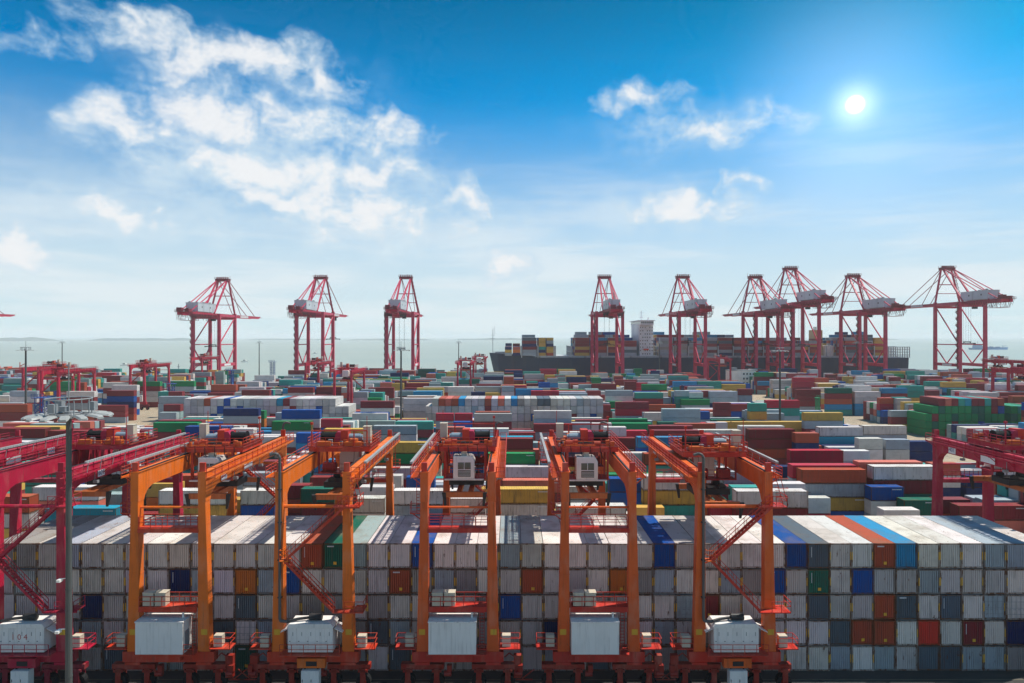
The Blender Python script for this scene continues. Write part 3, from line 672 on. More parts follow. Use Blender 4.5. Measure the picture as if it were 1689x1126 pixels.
for (z, k, size), ids in rest_groups.items():
    ids.sort(key=lambda i: (round(BOXES[i]['y'], 1), -BOXES[i]['z']))
    for n, i in enumerate(ids):
        b = BOXES[i]; up = 'topmost' if b.get('tier') == b.get('n', 0) - 1 else 'under another'
        LAB[i] = ('%s %s %s yard container from camera, %s, %s' % (ORD[n], size, CNAME[k], up, z)) if len(ids) > 1 else ('only %s %s yard container %s' % (size, CNAME[k], z))
for i in sorted(SINGLE):
    b = BOXES[i]
    if 'front' in b: build_container(b, front_label(b), 'containers stacked five high in the front block')
    else: build_container(b, LAB[i], 'larger containers in the yard behind the front block')

# ---- the rest of the yard: one object
def merged(name, boxes, label, cat='container'):
    V = np.zeros((len(boxes) * 8, 3)); F = []; C = []
    fidx = [(0, 1, 5, 4), (1, 2, 6, 5), (2, 3, 7, 6), (3, 0, 4, 7), (4, 5, 6, 7), (3, 2, 1, 0)]
    for n, b in enumerate(boxes):
        x0, x1, y0, y1, z0, z1 = corners(b); e = 0.05
        if b['t']: x0 += 0.05; x1 -= 0.05
        V[n * 8:n * 8 + 8] = [(x0, y0, z0 + e), (x1, y0, z0 + e), (x1, y1, z0 + e), (x0, y1, z0 + e), (x0, y0, z1), (x1, y0, z1), (x1, y1, z1), (x0, y1, z1)]
        F += [tuple(n * 8 + q for q in f) for f in fidx]; C += [b['rgb']] * 24
    me = bpy.data.meshes.new(name); me.from_pydata(V.tolist(), [], F); me.materials.append(MT['stuff'])
    at = me.color_attributes.new('Col', 'FLOAT_COLOR', 'CORNER')
    at.data.foreach_set('color', np.concatenate([np.array(C), np.ones((len(C), 1))], axis=1).astype(np.float32).ravel())
    me.update(); o = link_mesh(name, me); return tag(o, label, cat, kind='stuff')
rest = [b for i, b in enumerate(BOXES) if i not in SINGLE]
merged('distant_containers', rest, 'mass of stacked multicoloured containers filling the far yard')
print('boxes', len(BOXES), 'visible', int((AREA > 0).sum()), 'cut at', int(AREA[ORDER[N_SINGLE - 1]]) * 4, 'front singles', sum('front' in BOXES[i] for i in SINGLE))
# ------------------------------------------------------------------ rubber tyred gantry crane (built once, copied)
ORANGE = (0.70, 0.115, 0.010); ORED = (0.55, 0.028, 0.014)         # legs and girders / rails, stairs and trolley of the orange cranes
CRIM = (0.47, 0.008, 0.045); CRED = (0.46, 0.008, 0.040)          # the crimson cranes
SHADE_RED = (0.30, 0.020, 0.011); HALF = 12.55; LX = 3.6; TOPZ = 23.3  # bogie red is the rail red darkened, shade painted in low down
def text_mesh(body, size, mat):
    cu = bpy.data.curves.new('lettering', 'FONT'); cu.body = body; cu.size = size; cu.align_x = 'CENTER'; cu.align_y = 'CENTER'; cu.extrude = 0.004; cu.resolution_u = 3
    t_ = bpy.data.objects.new('lettering', cu); COL.objects.link(t_); bpy.context.view_layer.update()
    me = bpy.data.meshes.new_from_object(t_.evaluated_get(bpy.context.evaluated_depsgraph_get())); me.materials.clear(); me.materials.append(mat)
    bpy.data.objects.remove(t_); return me
def text(name, body, size, mat, parent, loc, rot, width=None):
    o = bpy.data.objects.new(name, text_mesh(body, size, mat)); COL.objects.link(o); o.parent = parent; o.location = loc; o.rotation_euler = rot
    KIDS.setdefault(parent.name, []).append(o); return o
def make_gantry():
    root = empty('gantry_crane')
    C, D = MT['crane'], MT['dark']
    for sy in (-1, 1):
        y = sy * HALF
        for sx in (-1, 1):
            m = MB(); xi0, xo0, xi1, xo1 = sx * 3.12, sx * 4.42, sx * 3.22, sx * 3.98
            def q(xi, xo, z, w): a, b = sorted((xi, xo)); return [(a, y - w, z), (b, y - w, z), (b, y + w, z), (a, y + w, z)]
            m.hexa(q(xi0, xo0, 4.1, 0.46) + q(xi1, xo1, 20.15, 0.58))
            for zb in (6.9, 9.6, 12.3, 15.0, 17.7):
                f_ = (zb - 4.1) / 16.05; a_, b_ = sorted((xi0 + (xi1 - xi0) * f_, xo0 + (xo1 - xo0) * f_)); w_ = 0.46 + 0.12 * f_
                m.box(a_ - 0.025, b_ + 0.025, y - w_ - 0.025, y + w_ + 0.025, zb, zb + 0.09)
            leg = m.build('leg', C, root, ORANGE)
            p = MB(); p.box(*sorted((sx * 3.5, sx * 4.15)), *sorted((y + sy * 0.475, y + sy * 0.49)), 5.9, 6.5); p.build('marking_plate', MT['hazard'], leg)
        m = MB(); m.box(-4.9, 4.9, y - 0.52, y + 0.52, 3.0, 4.1); m.box(-4.6, -3.0, y - 0.62, y + 0.62, 2.72, 3.0).box(3.0, 4.6, y - 0.62, y + 0.62, 2.72, 3.0)
        m.build('sill_beam', C, root, ORED)
        for sx in (-1, 1):
            b = MB(); cx = sx * 3.8
            b.box(cx - 2.3, cx + 2.3, y - 0.38, y + 0.38, 2.15, 2.7); b.box(cx - 0.35, cx + 0.35, y - 0.3, y + 0.3, 2.69, 2.76)
            for wx in (-1.55, 1.55):
                b.box(cx + wx - 0.28, cx + wx + 0.28, y - 0.62, y - 0.52, 0.6, 2.3); b.box(cx + wx - 0.28, cx + wx + 0.28, y + 0.52, y + 0.62, 0.6, 2.3); b.box(cx + wx - 0.5, cx + wx + 0.5, y - 0.62, y + 0.62, 1.95, 2.2)
            bo = b.build('bogie', C, root, SHADE_RED)
            for wx in (-1.55, 1.55):
                w = MB(); w.tube((cx + wx, y - 0.34, 0.78), (cx + wx, y + 0.34, 0.78), 0.78, 20); w.build('tyre', MT['black'], bo)
                w = MB(); w.tube((cx + wx, y - 0.40, 0.78), (cx + wx, y + 0.40, 0.78), 0.36, 12); w.build('wheel_hub', MT['any'], bo, SHADE_RED)
            mo = MB(); mo.tube((cx + 2.35, y + sy * 0.3, 1.7), (cx + 3.1, y + sy * 0.3, 1.7), 0.3, 10); mo.cbox((cx + 2.9, y + sy * 0.3, 2.3), (0.5, 0.5, 0.7)); mo.build('drive_motor', MT['any'], bo, SHADE_RED)
        # low side platforms with a cabinet
        for sx in (-1, 1):
            m = MB(); m.box(*sorted((sx * 4.45, sx * 6.7)), y - 0.75, y + 0.75, 4.42, 4.52)
            m.rail((sx * 4.5, y - 0.72, 4.5), (sx * 6.65, y - 0.72, 4.5)).rail((sx * 6.65, y - 0.72, 4.5), (sx * 6.65, y + 0.72, 4.5)).rail((sx * 6.65, y + 0.72, 4.5), (sx * 4.5, y + 0.72, 4.5))
            m.bar((sx * 4.3, y, 4.0), (sx * 6.0, y, 4.45), 0.12)
            po = m.build('side_platform', C, root, ORED)
            c = MB(); c.box(*sorted((sx * 4.75, sx * 5.65)), y - 0.3, y + 0.45, 4.55, 5.75); c.build('cabinet', MT['beige'], po)
        # cable gear beside the wheels
        m = MB(); m.box(6.0, 6.8, y - 0.3, y + 0.3, 1.2, 3.6); m.path([(6.0, y, 3.4), (5.5, y, 3.75), (5.0, y, 3.3)], 0.07, 6); m.bar((6.9, y, 1.0), (8.2, y, 2.0), 0.10).bar((6.2, y, 0.9), (8.0, y, 0.9), 0.12); m.build('bumper_frame', C, root, SHADE_RED)
    # girders, rails, walkways
    for sx in (-1, 1):
        prof = [(-13.1, TOPZ), (-13.1, 20.15), (-11.95, 20.15), (-11.7, 20.65), (-11.1, 21.15), (-10.2, 21.45), (10.2, 21.45), (11.1, 21.15), (11.7, 20.65), (11.95, 20.15), (13.1, 20.15), (13.1, TOPZ)]
        g = MB(); g.prism(prof, 'x', *sorted((sx * 3.18, sx * 4.02))); g.box(*sorted((sx * 3.08, sx * 4.10)), -13.2, 13.2, TOPZ, TOPZ + 0.05)
        for yy in np.arange(-9, 9.1, 3.0): g.box(*sorted((sx * 4.02, sx * 4.07)), yy - 0.04, yy + 0.04, 21.5, TOPZ)
        gi = g.build('main_girder', C, root, ORANGE)
        r = MB(); r.box(sx * 3.30 - 0.09, sx * 3.30 + 0.09, -12.9, 12.9, TOPZ + 0.052, TOPZ + 0.17); r.build('trolley_rail', D, gi)
        for yy in (-13.0, 12.7):
            e = MB(); e.box(sx * 3.6 - 0.3, sx * 3.6 + 0.3, yy, yy + 0.3, TOPZ + 0.05, TOPZ + 1.0); e.build('end_stop', C, gi, ORED)
        w = MB(); w.box(*sorted((sx * 4.10, sx * 4.18)), -13.1, 13.1, TOPZ - 0.66, TOPZ - 0.55).box(*sorted((sx * 4.98, sx * 5.06)), -13.1, 13.1, TOPZ - 0.66, TOPZ - 0.45)
        for yy in np.arange(-13.0, 13.0, 0.30): w.box(*sorted((sx * 4.18, sx * 4.98)), yy, yy + 0.11, TOPZ - 0.61, TOPZ - 0.56)
        for yy in np.arange(-12.4, 12.5, 3.1): w.bar((sx * 4.05, yy, TOPZ - 1.4), (sx * 5.0, yy, TOPZ - 0.62), 0.08).bar((sx * 4.05, yy, TOPZ - 0.68), (sx * 5.05, yy, TOPZ - 0.68), 0.1)
        wo_ = w.build('walkway', C, root, ORANGE)
        h = MB(); h.rail((sx * 5.03, -13.1, TOPZ - 0.55), (sx * 5.03, 13.1, TOPZ - 0.55), step=1.7, t=0.06, rails=(1.0, 0.66, 0.33)); h.rail((sx * 5.03, -13.1, TOPZ - 0.55), (sx * 4.1, -13.1, TOPZ - 0.55)).rail((sx * 5.03, 13.1, TOPZ - 0.55), (sx * 4.1, 13.1, TOPZ - 0.55))
        h.build('handrail', C, wo_, ORED)
    # cable chain above the outer rail on one side
    ch = MB()
    for k, yy in enumerate(np.arange(-11.2, 11.2, 0.42)): ch.cbox((-5.22, yy, TOPZ + 0.72), (0.30, 0.36, 0.24)); ch.cbox((-5.22, yy + 0.21, TOPZ + 0.72), (0.22, 0.1, 0.16))
    for yy in np.arange(-10.8, 11, 2.4): ch.bar((-5.05, yy, TOPZ - 0.5), (-5.22, yy, TOPZ + 0.6), 0.06)
    ch.build('cable_chain', MT['chain'], root)
    # floodlights under the girders
    for sx in (-1, 1):
        for yy in (-6, 2, 8): f = MB(); f.cbox((sx * 4.35, yy, 21.25), (0.5, 0.4, 0.3)); f.bar((sx * 4.2, yy, 21.4), (sx * 4.2, yy, 22.6), 0.06); f.build('floodlight', MT['steel'], root)
    # ---- switchgear end (-y): walkway between legs, air conditioners, white house
    y = -HALF
    m = MB(); m.tube((-3.2, y, 19.45), (3.2, y, 19.45), 0.13, 8); m.build('tie_pipe', C, root, ORANGE)
    m = MB(); m.box(-3.2, 3.2, y - 0.55, y + 0.55, 17.25, 17.35); m.box(-3.25, 3.25, y - 0.62, y - 0.5, 16.85, 17.28).box(-3.25, 3.25, y + 0.5, y + 0.62, 16.85, 17.28)
    m.rail((-3.15, y - 0.55, 17.3), (3.15, y - 0.55, 17.3), 1.25, 1.25, 0.06).rail((-3.15, y + 0.55, 17.3), (3.15, y + 0.55, 17.3), 1.25, 1.25, 0.06); m.build('upper_walkway', C, root, ORED)
    m = MB(); m.box(-3.1, 3.1, y - 0.7, y + 0.7, 8.85, 8.97); m.bar((-3.1, y - 0.6, 8.62), (3.1, y - 0.6, 8.62), 0.16, 0.42).bar((-3.1, y + 0.6, 8.62), (3.1, y + 0.6, 8.62), 0.16, 0.42)
    m.rail((-3.05, y - 0.68, 8.95), (3.05, y - 0.68, 8.95), 1.1, 1.2, 0.06).rail((-3.05, y + 0.68, 8.95), (3.05, y + 0.68, 8.95), 1.1, 1.2, 0.06); pl = m.build('service_platform', C, root, ORED)
    for k in range(2):
        a = MB(); x0 = -2.75 + k * 1.3; a.box(x0, x0 + 1.14, y - 0.5, y + 0.45, 9.0, 10.35); a.box(x0 - 0.04, x0 + 1.18, y - 0.54, y + 0.49, 10.35, 10.42)
        for z in np.arange(9.2, 10.2, 0.14): a.box(x0 + 0.08, x0 + 1.06, y - 0.515, y - 0.5, z, z + 0.05)
        a.build('air_conditioner', MT['beige'], pl)
    hs_ = MB(); hs_.box(-3.02, 2.0, y - 1.45, y + 0.75, 4.25, 7.6)
    ho = hs_.build('electrical_house', MT['white'], root)
    rf = MB(); rf.box(-3.08, 2.06, y - 1.52, y + 0.82, 7.6, 7.72); rf.build('house_roof', MT['white'], ho)
    for k in range(4):
        s_ = MB(); x0 = -3.02 + 1.255 * k; s_.box(x0 + 0.02, x0 + 1.235, y - 1.475, y - 1.45, 4.3, 7.55); s_.build('wall_panel', MT['white'], ho)
    s_ = MB(); s_.box(2.0, 2.02, y - 1.0, y - 0.1, 4.4, 6.5); s_.box(2.021, 2.03, y - 0.8, y - 0.3, 5.6, 6.1); s_.build('door', MT['steel'], ho)
    s_ = MB(); s_.tube((1.5, y - 0.3, 7.7), (1.5, y - 0.3, 8.5), 0.12, 8); s_.cbox((1.5, y - 0.3, 8.5), (0.5, 0.35, 0.2)); s_.build('roof_vent', MT['white'], ho)
    m = MB(); m.box(-3.2, 3.15, y - 1.5, y - 0.53, 4.1, 4.24)
    m.rail((2.1, y - 1.48, 4.2), (3.1, y - 1.48, 4.2)); m.box(-2.6, 1.6, y - 1.2, y - 0.53, 3.35, 4.08); m.build('house_deck', C, root, ORED)
    ld = MB()
    for xx in (2.35, 2.8): ld.bar((xx, y - 0.1, 4.2), (xx, y - 0.1, 9.0), 0.06)
    for z in np.arange(4.5, 9, 0.33): ld.bar((2.35, y - 0.1, z), (2.8, y - 0.1, z), 0.045)
    ld.build('ladder', C, root, ORED)
    sp = MB(); sp.box(-5.1, -4.0, y - 0.55, y + 0.55, 18.85, 18.95); sp.rail((-5.08, y - 0.52, 18.9), (-4.0, y - 0.52, 18.9)).rail((-5.08, y - 0.52, 18.9), (-5.08, y + 0.52, 18.9)); sp.bar((-4.0, y, 18.1), (-5.0, y, 18.85), 0.1)
    for z in np.arange(19.2, 22.6, 0.35): sp.bar((-4.4, y - 0.45, z), (-4.1, y - 0.45, z), 0.05)
    sp.bar((-4.4, y - 0.45, 18.9), (-4.4, y - 0.45, 22.7), 0.06); sp.build('leg_platform', C, root, ORED)
    # ---- engine end (+y): stairs, exhaust, engine house
    y = HALF
    m = MB(); m.tube((-3.2, y, 19.55), (3.2, y, 19.55), 0.2, 8); m.build('tie_pipe', C, root, ORANGE)
    st_ = MB(); yo = y + 1.0          # seen from outside (-y facing us after turning) the stair falls from one leg to the other and back
    A, B_, Cc = (-3.7, yo, 19.9), (2.75, yo, 14.1), (-2.4, yo, 8.75)
    st_.stairs(A, B_, 0.75).stairs(B_, Cc, 0.75)
    so = st_.build('stairs', C, root, ORED)
    hr = MB()
    for p, q in ((A, B_), (B_, Cc)):
        for o in (-0.4, 0.4): hr.rail((p[0], p[1] + o, p[2]), (q[0], q[1] + o, q[2]), 1.05, 1.3, 0.05)
    hr.build('stair_rail', C, so, ORED)
    pf = MB(); pf.box(2.3, 3.3, yo - 0.6, yo + 0.45, 14.0, 14.1); pf.rail((3.25, yo - 0.5, 14.1), (3.25, yo + 0.42, 14.1)).rail((2.4, yo + 0.42, 14.1), (3.25, yo + 0.42, 14.1)); pf.bar((3.2, y, 13.4), (2.6, yo, 14.0), 0.1); pf.build('stair_landing', C, so, ORANGE)
    for z0, xx in ((19.75, -5.2), (8.6, -5.6)):
        pf = MB(); pf.box(xx, -2.35, y + 0.55, y + 1.5, z0, z0 + 0.1); pf.box(xx, -4.45, y - 0.6, y + 0.54, z0, z0 + 0.1)
        pf.rail((xx, y + 1.45, z0 + 0.1), (-2.9 if z0 > 10 else -3.6, y + 1.45, z0 + 0.1), 1.1, 1.0).rail((xx, y + 1.45, z0 + 0.1), (xx, y - 0.5, z0 + 0.1)); pf.box(xx + 0.2, -2.5, y + 0.5, y + 0.62, z0 - 0.3, z0)
        pf.build('leg_platform', C, root, ORED)
    tl = MB()
    for xx in (-4.6, -5.1): tl.bar((xx - 0.4, y + 0.9, 19.85), (xx + 0.5, y + 0.9, 23.2), 0.06)
    for k in range(10): tl.bar((-5.0 + k * 0.09, y + 0.9, 20.1 + k * 0.33), (-4.5 + k * 0.09, y + 0.9, 20.1 + k * 0.33), 0.05)
    for zc in (20.8, 21.8, 22.8): tl.path([(-5.3, y + 0.9, zc), (-5.3, y + 1.5, zc), (-4.2, y + 1.5, zc), (-4.2, y + 0.9, zc)], 0.03, 4)
    tl.build('caged_ladder', C, root, ORED)
    ex = MB(); ex.path([(2.55, y + 0.9, 7.5), (3.35, y + 0.75, 7.5), (3.45, y + 0.75, 7.8), (3.45, y + 0.75, 24.9), (3.6, y + 0.75, 25.2), (3.95, y + 0.75, 25.35), (4.5, y + 0.75, 25.2)], 0.15, 10); exo = ex.build('exhaust_pipe', MT['pipe'], root)
    for z in (10, 14, 18, 21.5): k_ = MB(); k_.cbox((3.45, y + 0.66, z), (0.45, 0.35, 0.12)); k_.build('pipe_bracket', D, exo)
    eh = MB(); eh.box(-2.3, 2.45, y - 0.9, y + 1.15, 4.35, 7.0); eho = eh.build('engine_house', MT['white'], root)
    e2 = MB(); e2.prism([(-2.42, 7.0), (2.57, 7.0), (2.3, 7.38), (-2.1, 7.38)], 'y', y - 1.0, y + 1.25)
    e2.build('house_roof', MT['white'], eho)
    for sx in (-1, 1):
        e2 = MB(); x0 = sx * 2.45; e2.hexa([(x0, y - 0.8, 6.78), (x0 + sx * 0.85, y - 0.8, 6.38), (x0 + sx * 0.85, y + 1.05, 6.38), (x0, y + 1.05, 6.78), (x0, y - 0.8, 6.84), (x0 + sx * 0.85, y - 0.8, 6.44), (x0 + sx * 0.85, y + 1.05, 6.44), (x0, y + 1.05, 6.84)]); e2.build('awning', MT['white'], eho)
    for k, (xa, xb) in enumerate(((-2.24, -1.45), (-1.41, -0.5), (-0.46, 0.5), (0.54, 1.45), (1.49, 2.4))):
        e2 = MB(); e2.box(xa, xb, y + 1.15, y + 1.175, 4.45, 6.9); dd = e2.build('door', MT['white'], eho)
        e3 = MB(); e3.box(xb - 0.22, xb - 0.1, y + 1.176, y + 1.2, 5.5, 5.56).box(xb - 0.5, xb - 0.46, y + 1.176, y + 1.185, 6.1, 6.5); e3.build('handle', D, dd)
    mf = MB(); mf.tube((0.4, y + 0.3, 7.78), (-0.95, y + 0.3, 7.78), 0.36, 14); mf.path([(0.4, y + 0.3, 7.7), (1.6, y + 0.5, 7.62), (2.6, y + 0.88, 7.52)], 0.16, 8); mf.build('muffler', D, eho)
    m = MB(); m.box(-3.2, 3.2, y + 0.53, y + 1.75, 4.12, 4.26); m.rail((-3.15, y + 1.72, 4.25), (3.15, y + 1.72, 4.25), 1.15, 1.15, 0.055); m.build('house_deck', C, root, ORED)
    m = MB(); m.box(-1.5, 1.45, y + 0.55, y + 1.3, 2.75, 3.75); so2 = m.build('cable_box', C, root, ORANGE); m = MB(); m.box(-0.65, 0.5, y + 1.3, y + 1.32, 2.95, 3.45); m.build('screen_recess', D, so2)
    m = MB(); m.box(-0.95, 0.92, y + 0.75, y + 1.6, 0.45, 2.55); wc = m.build('hanging_cabinet', MT['white'], root)
    for xa, xb in ((-0.92, -0.03), (0.0, 0.89)):
        m = MB(); m.box(xa, xb, y + 1.6, y + 1.62, 0.5, 2.5); dd = m.build('door', MT['white'], wc); m = MB(); m.box(xb - 0.14, xb - 0.08, y + 1.621, y + 1.64, 1.4, 1.7); m.build('handle', D, dd)
    m = MB()
    for xx in (-0.7, 0.65): m.bar((xx, y + 1.1, 2.5), (xx, y + 1.1, 2.8), 0.14)
    m.build('hanger', D, wc)['kind'] = 'stuff'
    # ---- number plates on the girders (outer faces)
    for sx in (-1, 1):
        for yy, w_, h_ in ((-8.6, 1.5, 0.95), (-1.5, 2.6, 0.9), (6.6, 1.3, 0.8)):
            m = MB(); m.box(*sorted((sx * 4.08, sx * 4.115)), yy - w_ / 2, yy + w_ / 2, 21.6, 21.6 + h_); pl_ = m.build('number_plate', MT['plate'], root)
            if w_ < 2: text('number', '601', 0.8, MT['ink'], pl_, (sx * 4.122, yy, 21.6 + h_ / 2), (R(90), 0, R(90) * sx))
    # ---- trolley: its own part so that it can be run along the girder (cab towards -y)
    t = MB()
    for sx in (-1, 1): t.box(*sorted((sx * 2.95, sx * 3.75)), -3.3, 3.3, 23.62, 24.2)
    for yy in (-3.1, -1.0, 1.2, 3.0): t.box(-3.0, 3.0, yy - 0.22, yy + 0.22, 23.6, 24.12)
    tr = t.build('trolley', C, root, ORED)
    h = MB()
    for a, b in (((-3.85, -3.4), (3.85, -3.4)), ((3.85, -3.4), (3.85, 3.4)), ((3.85, 3.4), (-3.85, 3.4)), ((-3.85, 3.4), (-3.85, -3.4))): h.rail((*a, 24.25), (*b, 24.25), 1.1, 1.1, 0.055, (1.0, 0.66, 0.33))
    h.build('handrail', C, tr, ORED)
    for sx in (-1, 1):
        for yy in (-2.4, 2.4): w = MB(); w.tube((sx * 3.3 - 0.12, yy, 23.66), (sx * 3.3 + 0.12, yy, 23.66), 0.19, 12); w.build('trolley_wheel', D, tr)
    t = MB()
    for sx in (-1, 1): t.box(sx * 3.85 - 0.06, sx * 3.85 + 0.06, -3.45, 3.45, 24.2, 24.3)
    for yy in np.arange(-3.45, 3.4, 0.27): t.box(-3.79, 3.79, yy, yy + 0.11, 24.21, 24.28)
    t.build('deck_plate', C, tr, (0.30, 0.025, 0.015))
    rt = random.Random(4); fo, fd, fg = MB(), MB(), MB()
    for k in range(46):
        x_, y_, a_, b_, h_ = rt.uniform(-3.5, 3.4), rt.uniform(-3.2, 3.1), rt.uniform(0.12, 0.5), rt.uniform(0.12, 0.5), rt.uniform(0.15, 0.75)
        (fo, fo, fd, fg)[k % 4].cbox((x_, y_, 24.28 + h_ / 2), (a_, b_, h_))
    for k in range(9):
        y_ = -3.0 + k * 0.72; (fo, fd)[k % 2].tube((-3.5, y_, 24.4 + (k % 3) * 0.12), (rt.uniform(0.5, 3.4), y_, 24.4 + (k % 3) * 0.12), 0.06, 6)
    for k in range(6): fd.path([(-3.3 + k * 1.2, -3.3, 24.4), (-3.2 + k * 1.2, -3.5, 23.4), (-2.9 + k * 1.2, -3.5, 22.5 + 0.3 * (k % 3))], 0.045, 5)
    for f_, nm, mt_, cc in ((fo, 'deck_fittings', MT['any'], (0.62, 0.13, 0.02)), (fd, 'deck_cables', MT['dark'], None), (fg, 'junction_boxes', MT['steel'], None)): f_.build(nm, mt_, tr, cc)['kind'] = 'stuff'
    w = MB(); w.tube((1.0, 0.3, 25.0), (2.9, 0.3, 25.0), 0.62, 16); w.tube((0.95, 0.3, 25.0), (1.05, 0.3, 25.0), 0.75, 16).tube((2.85, 0.3, 25.0), (2.95, 0.3, 25.0), 0.75, 16); w.build('hoist_drum', MT['black'], tr)
    w = MB(); w.box(-0.55, 0.35, -0.5, 1.1, 24.3, 25.95); w.box(-0.7, 0.5, -0.65, 1.25, 24.29, 24.5); w.build('gearbox', MT['any'], tr, (0.62, 0.05, 0.02))
    w = MB(); w.prism([(0.35, 24.3), (1.05, 24.3), (1.05, 25.4), (0.85, 25.75), (0.35, 25.75)], 'y', -0.6, 1.2); w.build('gear_cover', MT['any'], tr, (0.42, 0.015, 0.06))
    w = MB(); w.tube((-2.0, 0.3, 24.95), (-0.55, 0.3, 24.95), 0.48, 14); w.tube((-2.25, 0.3, 24.95), (-2.0, 0.3, 24.95), 0.36, 12); w.box(-1.9, -0.7, 0.0, 0.6, 24.3, 24.6); w.build('hoist_motor', MT['any'], tr, (0.22, 0.30, 0.36))
    w = MB(); w.tube((-2.6, -2.2, 24.6), (-1.7, -2.2, 24.6), 0.3, 10); w.box(-1.7, -1.1, -2.5, -1.9, 24.3, 24.95); w.build('travel_motor', MT['any'], tr, (0.55, 0.07, 0.025)); w = MB(); w.tube((0.9, -2.3, 24.55), (1.7, -2.3, 24.55), 0.26, 10); w.build('brake_drum', MT['any'], tr, (0.55, 0.07, 0.025))
    w = MB(); w.box(-3.55, -2.65, 1.0, 1.9, 24.3, 26.5); w.box(-3.6, -2.6, 0.95, 1.95, 26.5, 26.56); w.build('cabinet', MT['beige'], tr)
    w = MB(); w.box(-2.6, -0.6, 1.7, 3.0, 24.3, 24.75); w.tube((-1.6, 2.4, 24.75), (-1.6, 2.4, 25.1), 0.55, 12); w.build('cable_reel', MT['any'], tr, (0.62, 0.14, 0.02))
    w = MB(); w.box(1.2, 2.8, 2.0, 3.0, 24.3, 24.8); w.build('junction_box', MT['any'], tr, (0.62, 0.14, 0.02))
    w = MB()
    for sx in (-1, 1): w.bar((sx * 3.4, 3.2, 24.3), (sx * 3.4, 3.2, 26.2), 0.14)
    w.bar((-3.4, 3.2, 26.2), (3.4, 3.2, 26.2), 0.14).bar((-1.8, 3.2, 26.2), (-1.8, 3.2, 24.3), 0.14); w.tube((-3.4, 3.2, 26.2), (-3.4, 3.2, 28.0), 0.04, 6); w.tube((3.4, 3.2, 26.2), (3.4, 3.2, 27.2), 0.05, 6); w.cbox((3.4, 3.2, 27.1), (0.3, 0.3, 0.3)); w.build('lifting_frame', C, tr, ORED)
    # hangers and cab
    w = MB()
    for sx in (-1, 1): w.box(*sorted((sx * 2.35, sx * 2.6)), -3.3, -3.0, 20.3, 23.65); w.box(*sorted((sx * 2.35, sx * 2.6)), -0.6, -0.3, 20.3, 23.65)
    w.box(-2.6, 2.6, -3.45, -0.2, 20.2, 20.32)
    w.rail((-2.55, -3.4, 20.3), (2.55, -3.4, 20.3), 1.1, 0.9, 0.05, (1.0, 0.5)); w.build('cab_gallery', C, tr, ORED)
    w = MB(); w.box(-2.5, 2.3, -4.0, -3.46, 20.18, 20.3); w.build('gallery_shelf', MT['white'], tr)
    w = MB(); w.prism([(-1.42, 20.33), (1.18, 20.33), (1.18, 22.5), (0.95, 22.95), (0.7, 23.05), (-1.42, 23.05)], 'y', -3.9, -1.6); w.build('operator_cab', MT['white'], tr)
    w = MB(); w.box(-0.85, 0.72, -3.925, -3.905, 20.6, 22.35); w.box(1.185, 1.2, -3.5, -2.0, 21.0, 22.3); w.build('cab_window', MT['glass'], tr)
    w = MB(); w.box(-0.85, 0.72, -3.935, -3.926, 21.42, 21.5); w.box(-0.1, -0.04, -3.935, -3.926, 21.5, 22.35)
    for k in range(4): w.box(-0.8, 0.68, -3.934, -3.926, 20.75 + k * 0.16, 20.78 + k * 0.16)
    w.build('window_bar', MT['plate'], tr)
    w = MB(); w.box(-0.5, 0.2, -3.2, -2.5, 23.05, 23.5); w.build('cab_air_conditioner', MT['beige'], tr)
    # ropes, headblock and spreader
    w = MB()
    for sx in (-1, 1):
        for yy in (-0.6, 1.8): w.tube((sx * 1.6, yy + 0.2, 24.0), (sx * 1.3, yy, 19.75), 0.025, 5)
    w.build('hoist_rope', D, tr)
    w = MB(); w.box(-2.2, 2.2, -1.0, 2.2, 18.95, 19.65)
    for sx in (-1, 1): w.tube((sx * 1.3, -0.9, 19.8), (sx * 1.3, -0.5, 19.8), 0.45, 12).tube((sx * 1.3, 1.6, 19.8), (sx * 1.3, 2.0, 19.8), 0.45, 12)
    w.build('headblock', D, tr)
    w = MB(); w.box(-2.35, 2.35, -4.6, -4.15, 18.2, 18.85); w.box(-2.35, 2.35, 5.0, 5.45, 18.2, 18.85); w.box(-1.0, -0.45, -4.2, 5.0, 18.3, 18.9).box(0.45, 1.0, -4.2, 5.0, 18.3, 18.9)
    w.build('spreader', C, tr, (0.50, 0.13, 0.03))
    w = MB()
    for sx in (-1, 1):
        for yy in (-4.55, 5.3): w.hexa([(sx * 2.3 - 0.12, yy, 17.0), (sx * 2.3 + 0.12, yy, 17.0), (sx * 2.3 + 0.12, yy + 0.2, 17.0), (sx * 2.3 - 0.12, yy + 0.2, 17.0), (sx * 2.5 - 0.25, yy - 0.1, 18.8), (sx * 2.5 + 0.25, yy - 0.1, 18.8), (sx * 2.5 + 0.25, yy + 0.3, 18.8), (sx * 2.5 - 0.25, yy + 0.3, 18.8)])
    w.build('spreader_flipper', D, tr)['kind'] = 'stuff'
    w = MB()   # hanging cable basket and platform at the far side of the trolley
    w.box(-2.6, 2.6, 1.4, 3.3, 20.9, 21.0); w.rail((-2.55, 3.25, 21.0), (2.55, 3.25, 21.0), 1.1, 0.9, 0.05)
    for sx in (-1, 1): w.box(*sorted((sx * 2.45, sx * 2.62)), 3.0, 3.2, 20.9, 23.65)
    w.tube((0.6, 2.3, 21.6), (2.2, 2.3, 21.6), 0.55, 12); w.box(-2.0, -0.6, 1.8, 2.9, 21.05, 22.1); w.build('service_gallery', MT['any'], tr, (0.30, 0.02, 0.02))
    return root
proto = make_gantry()
PROTO_NODES = [proto]
def rk(c): return tuple(round(v, 3) for v in c)
RED_MAP = {rk(ORANGE): CRIM, rk(ORED): CRED, rk(SHADE_RED): (0.22, 0.006, 0.022)}  # crimson bogies also get a darker red with the shade painted in
MIX_RED = {}
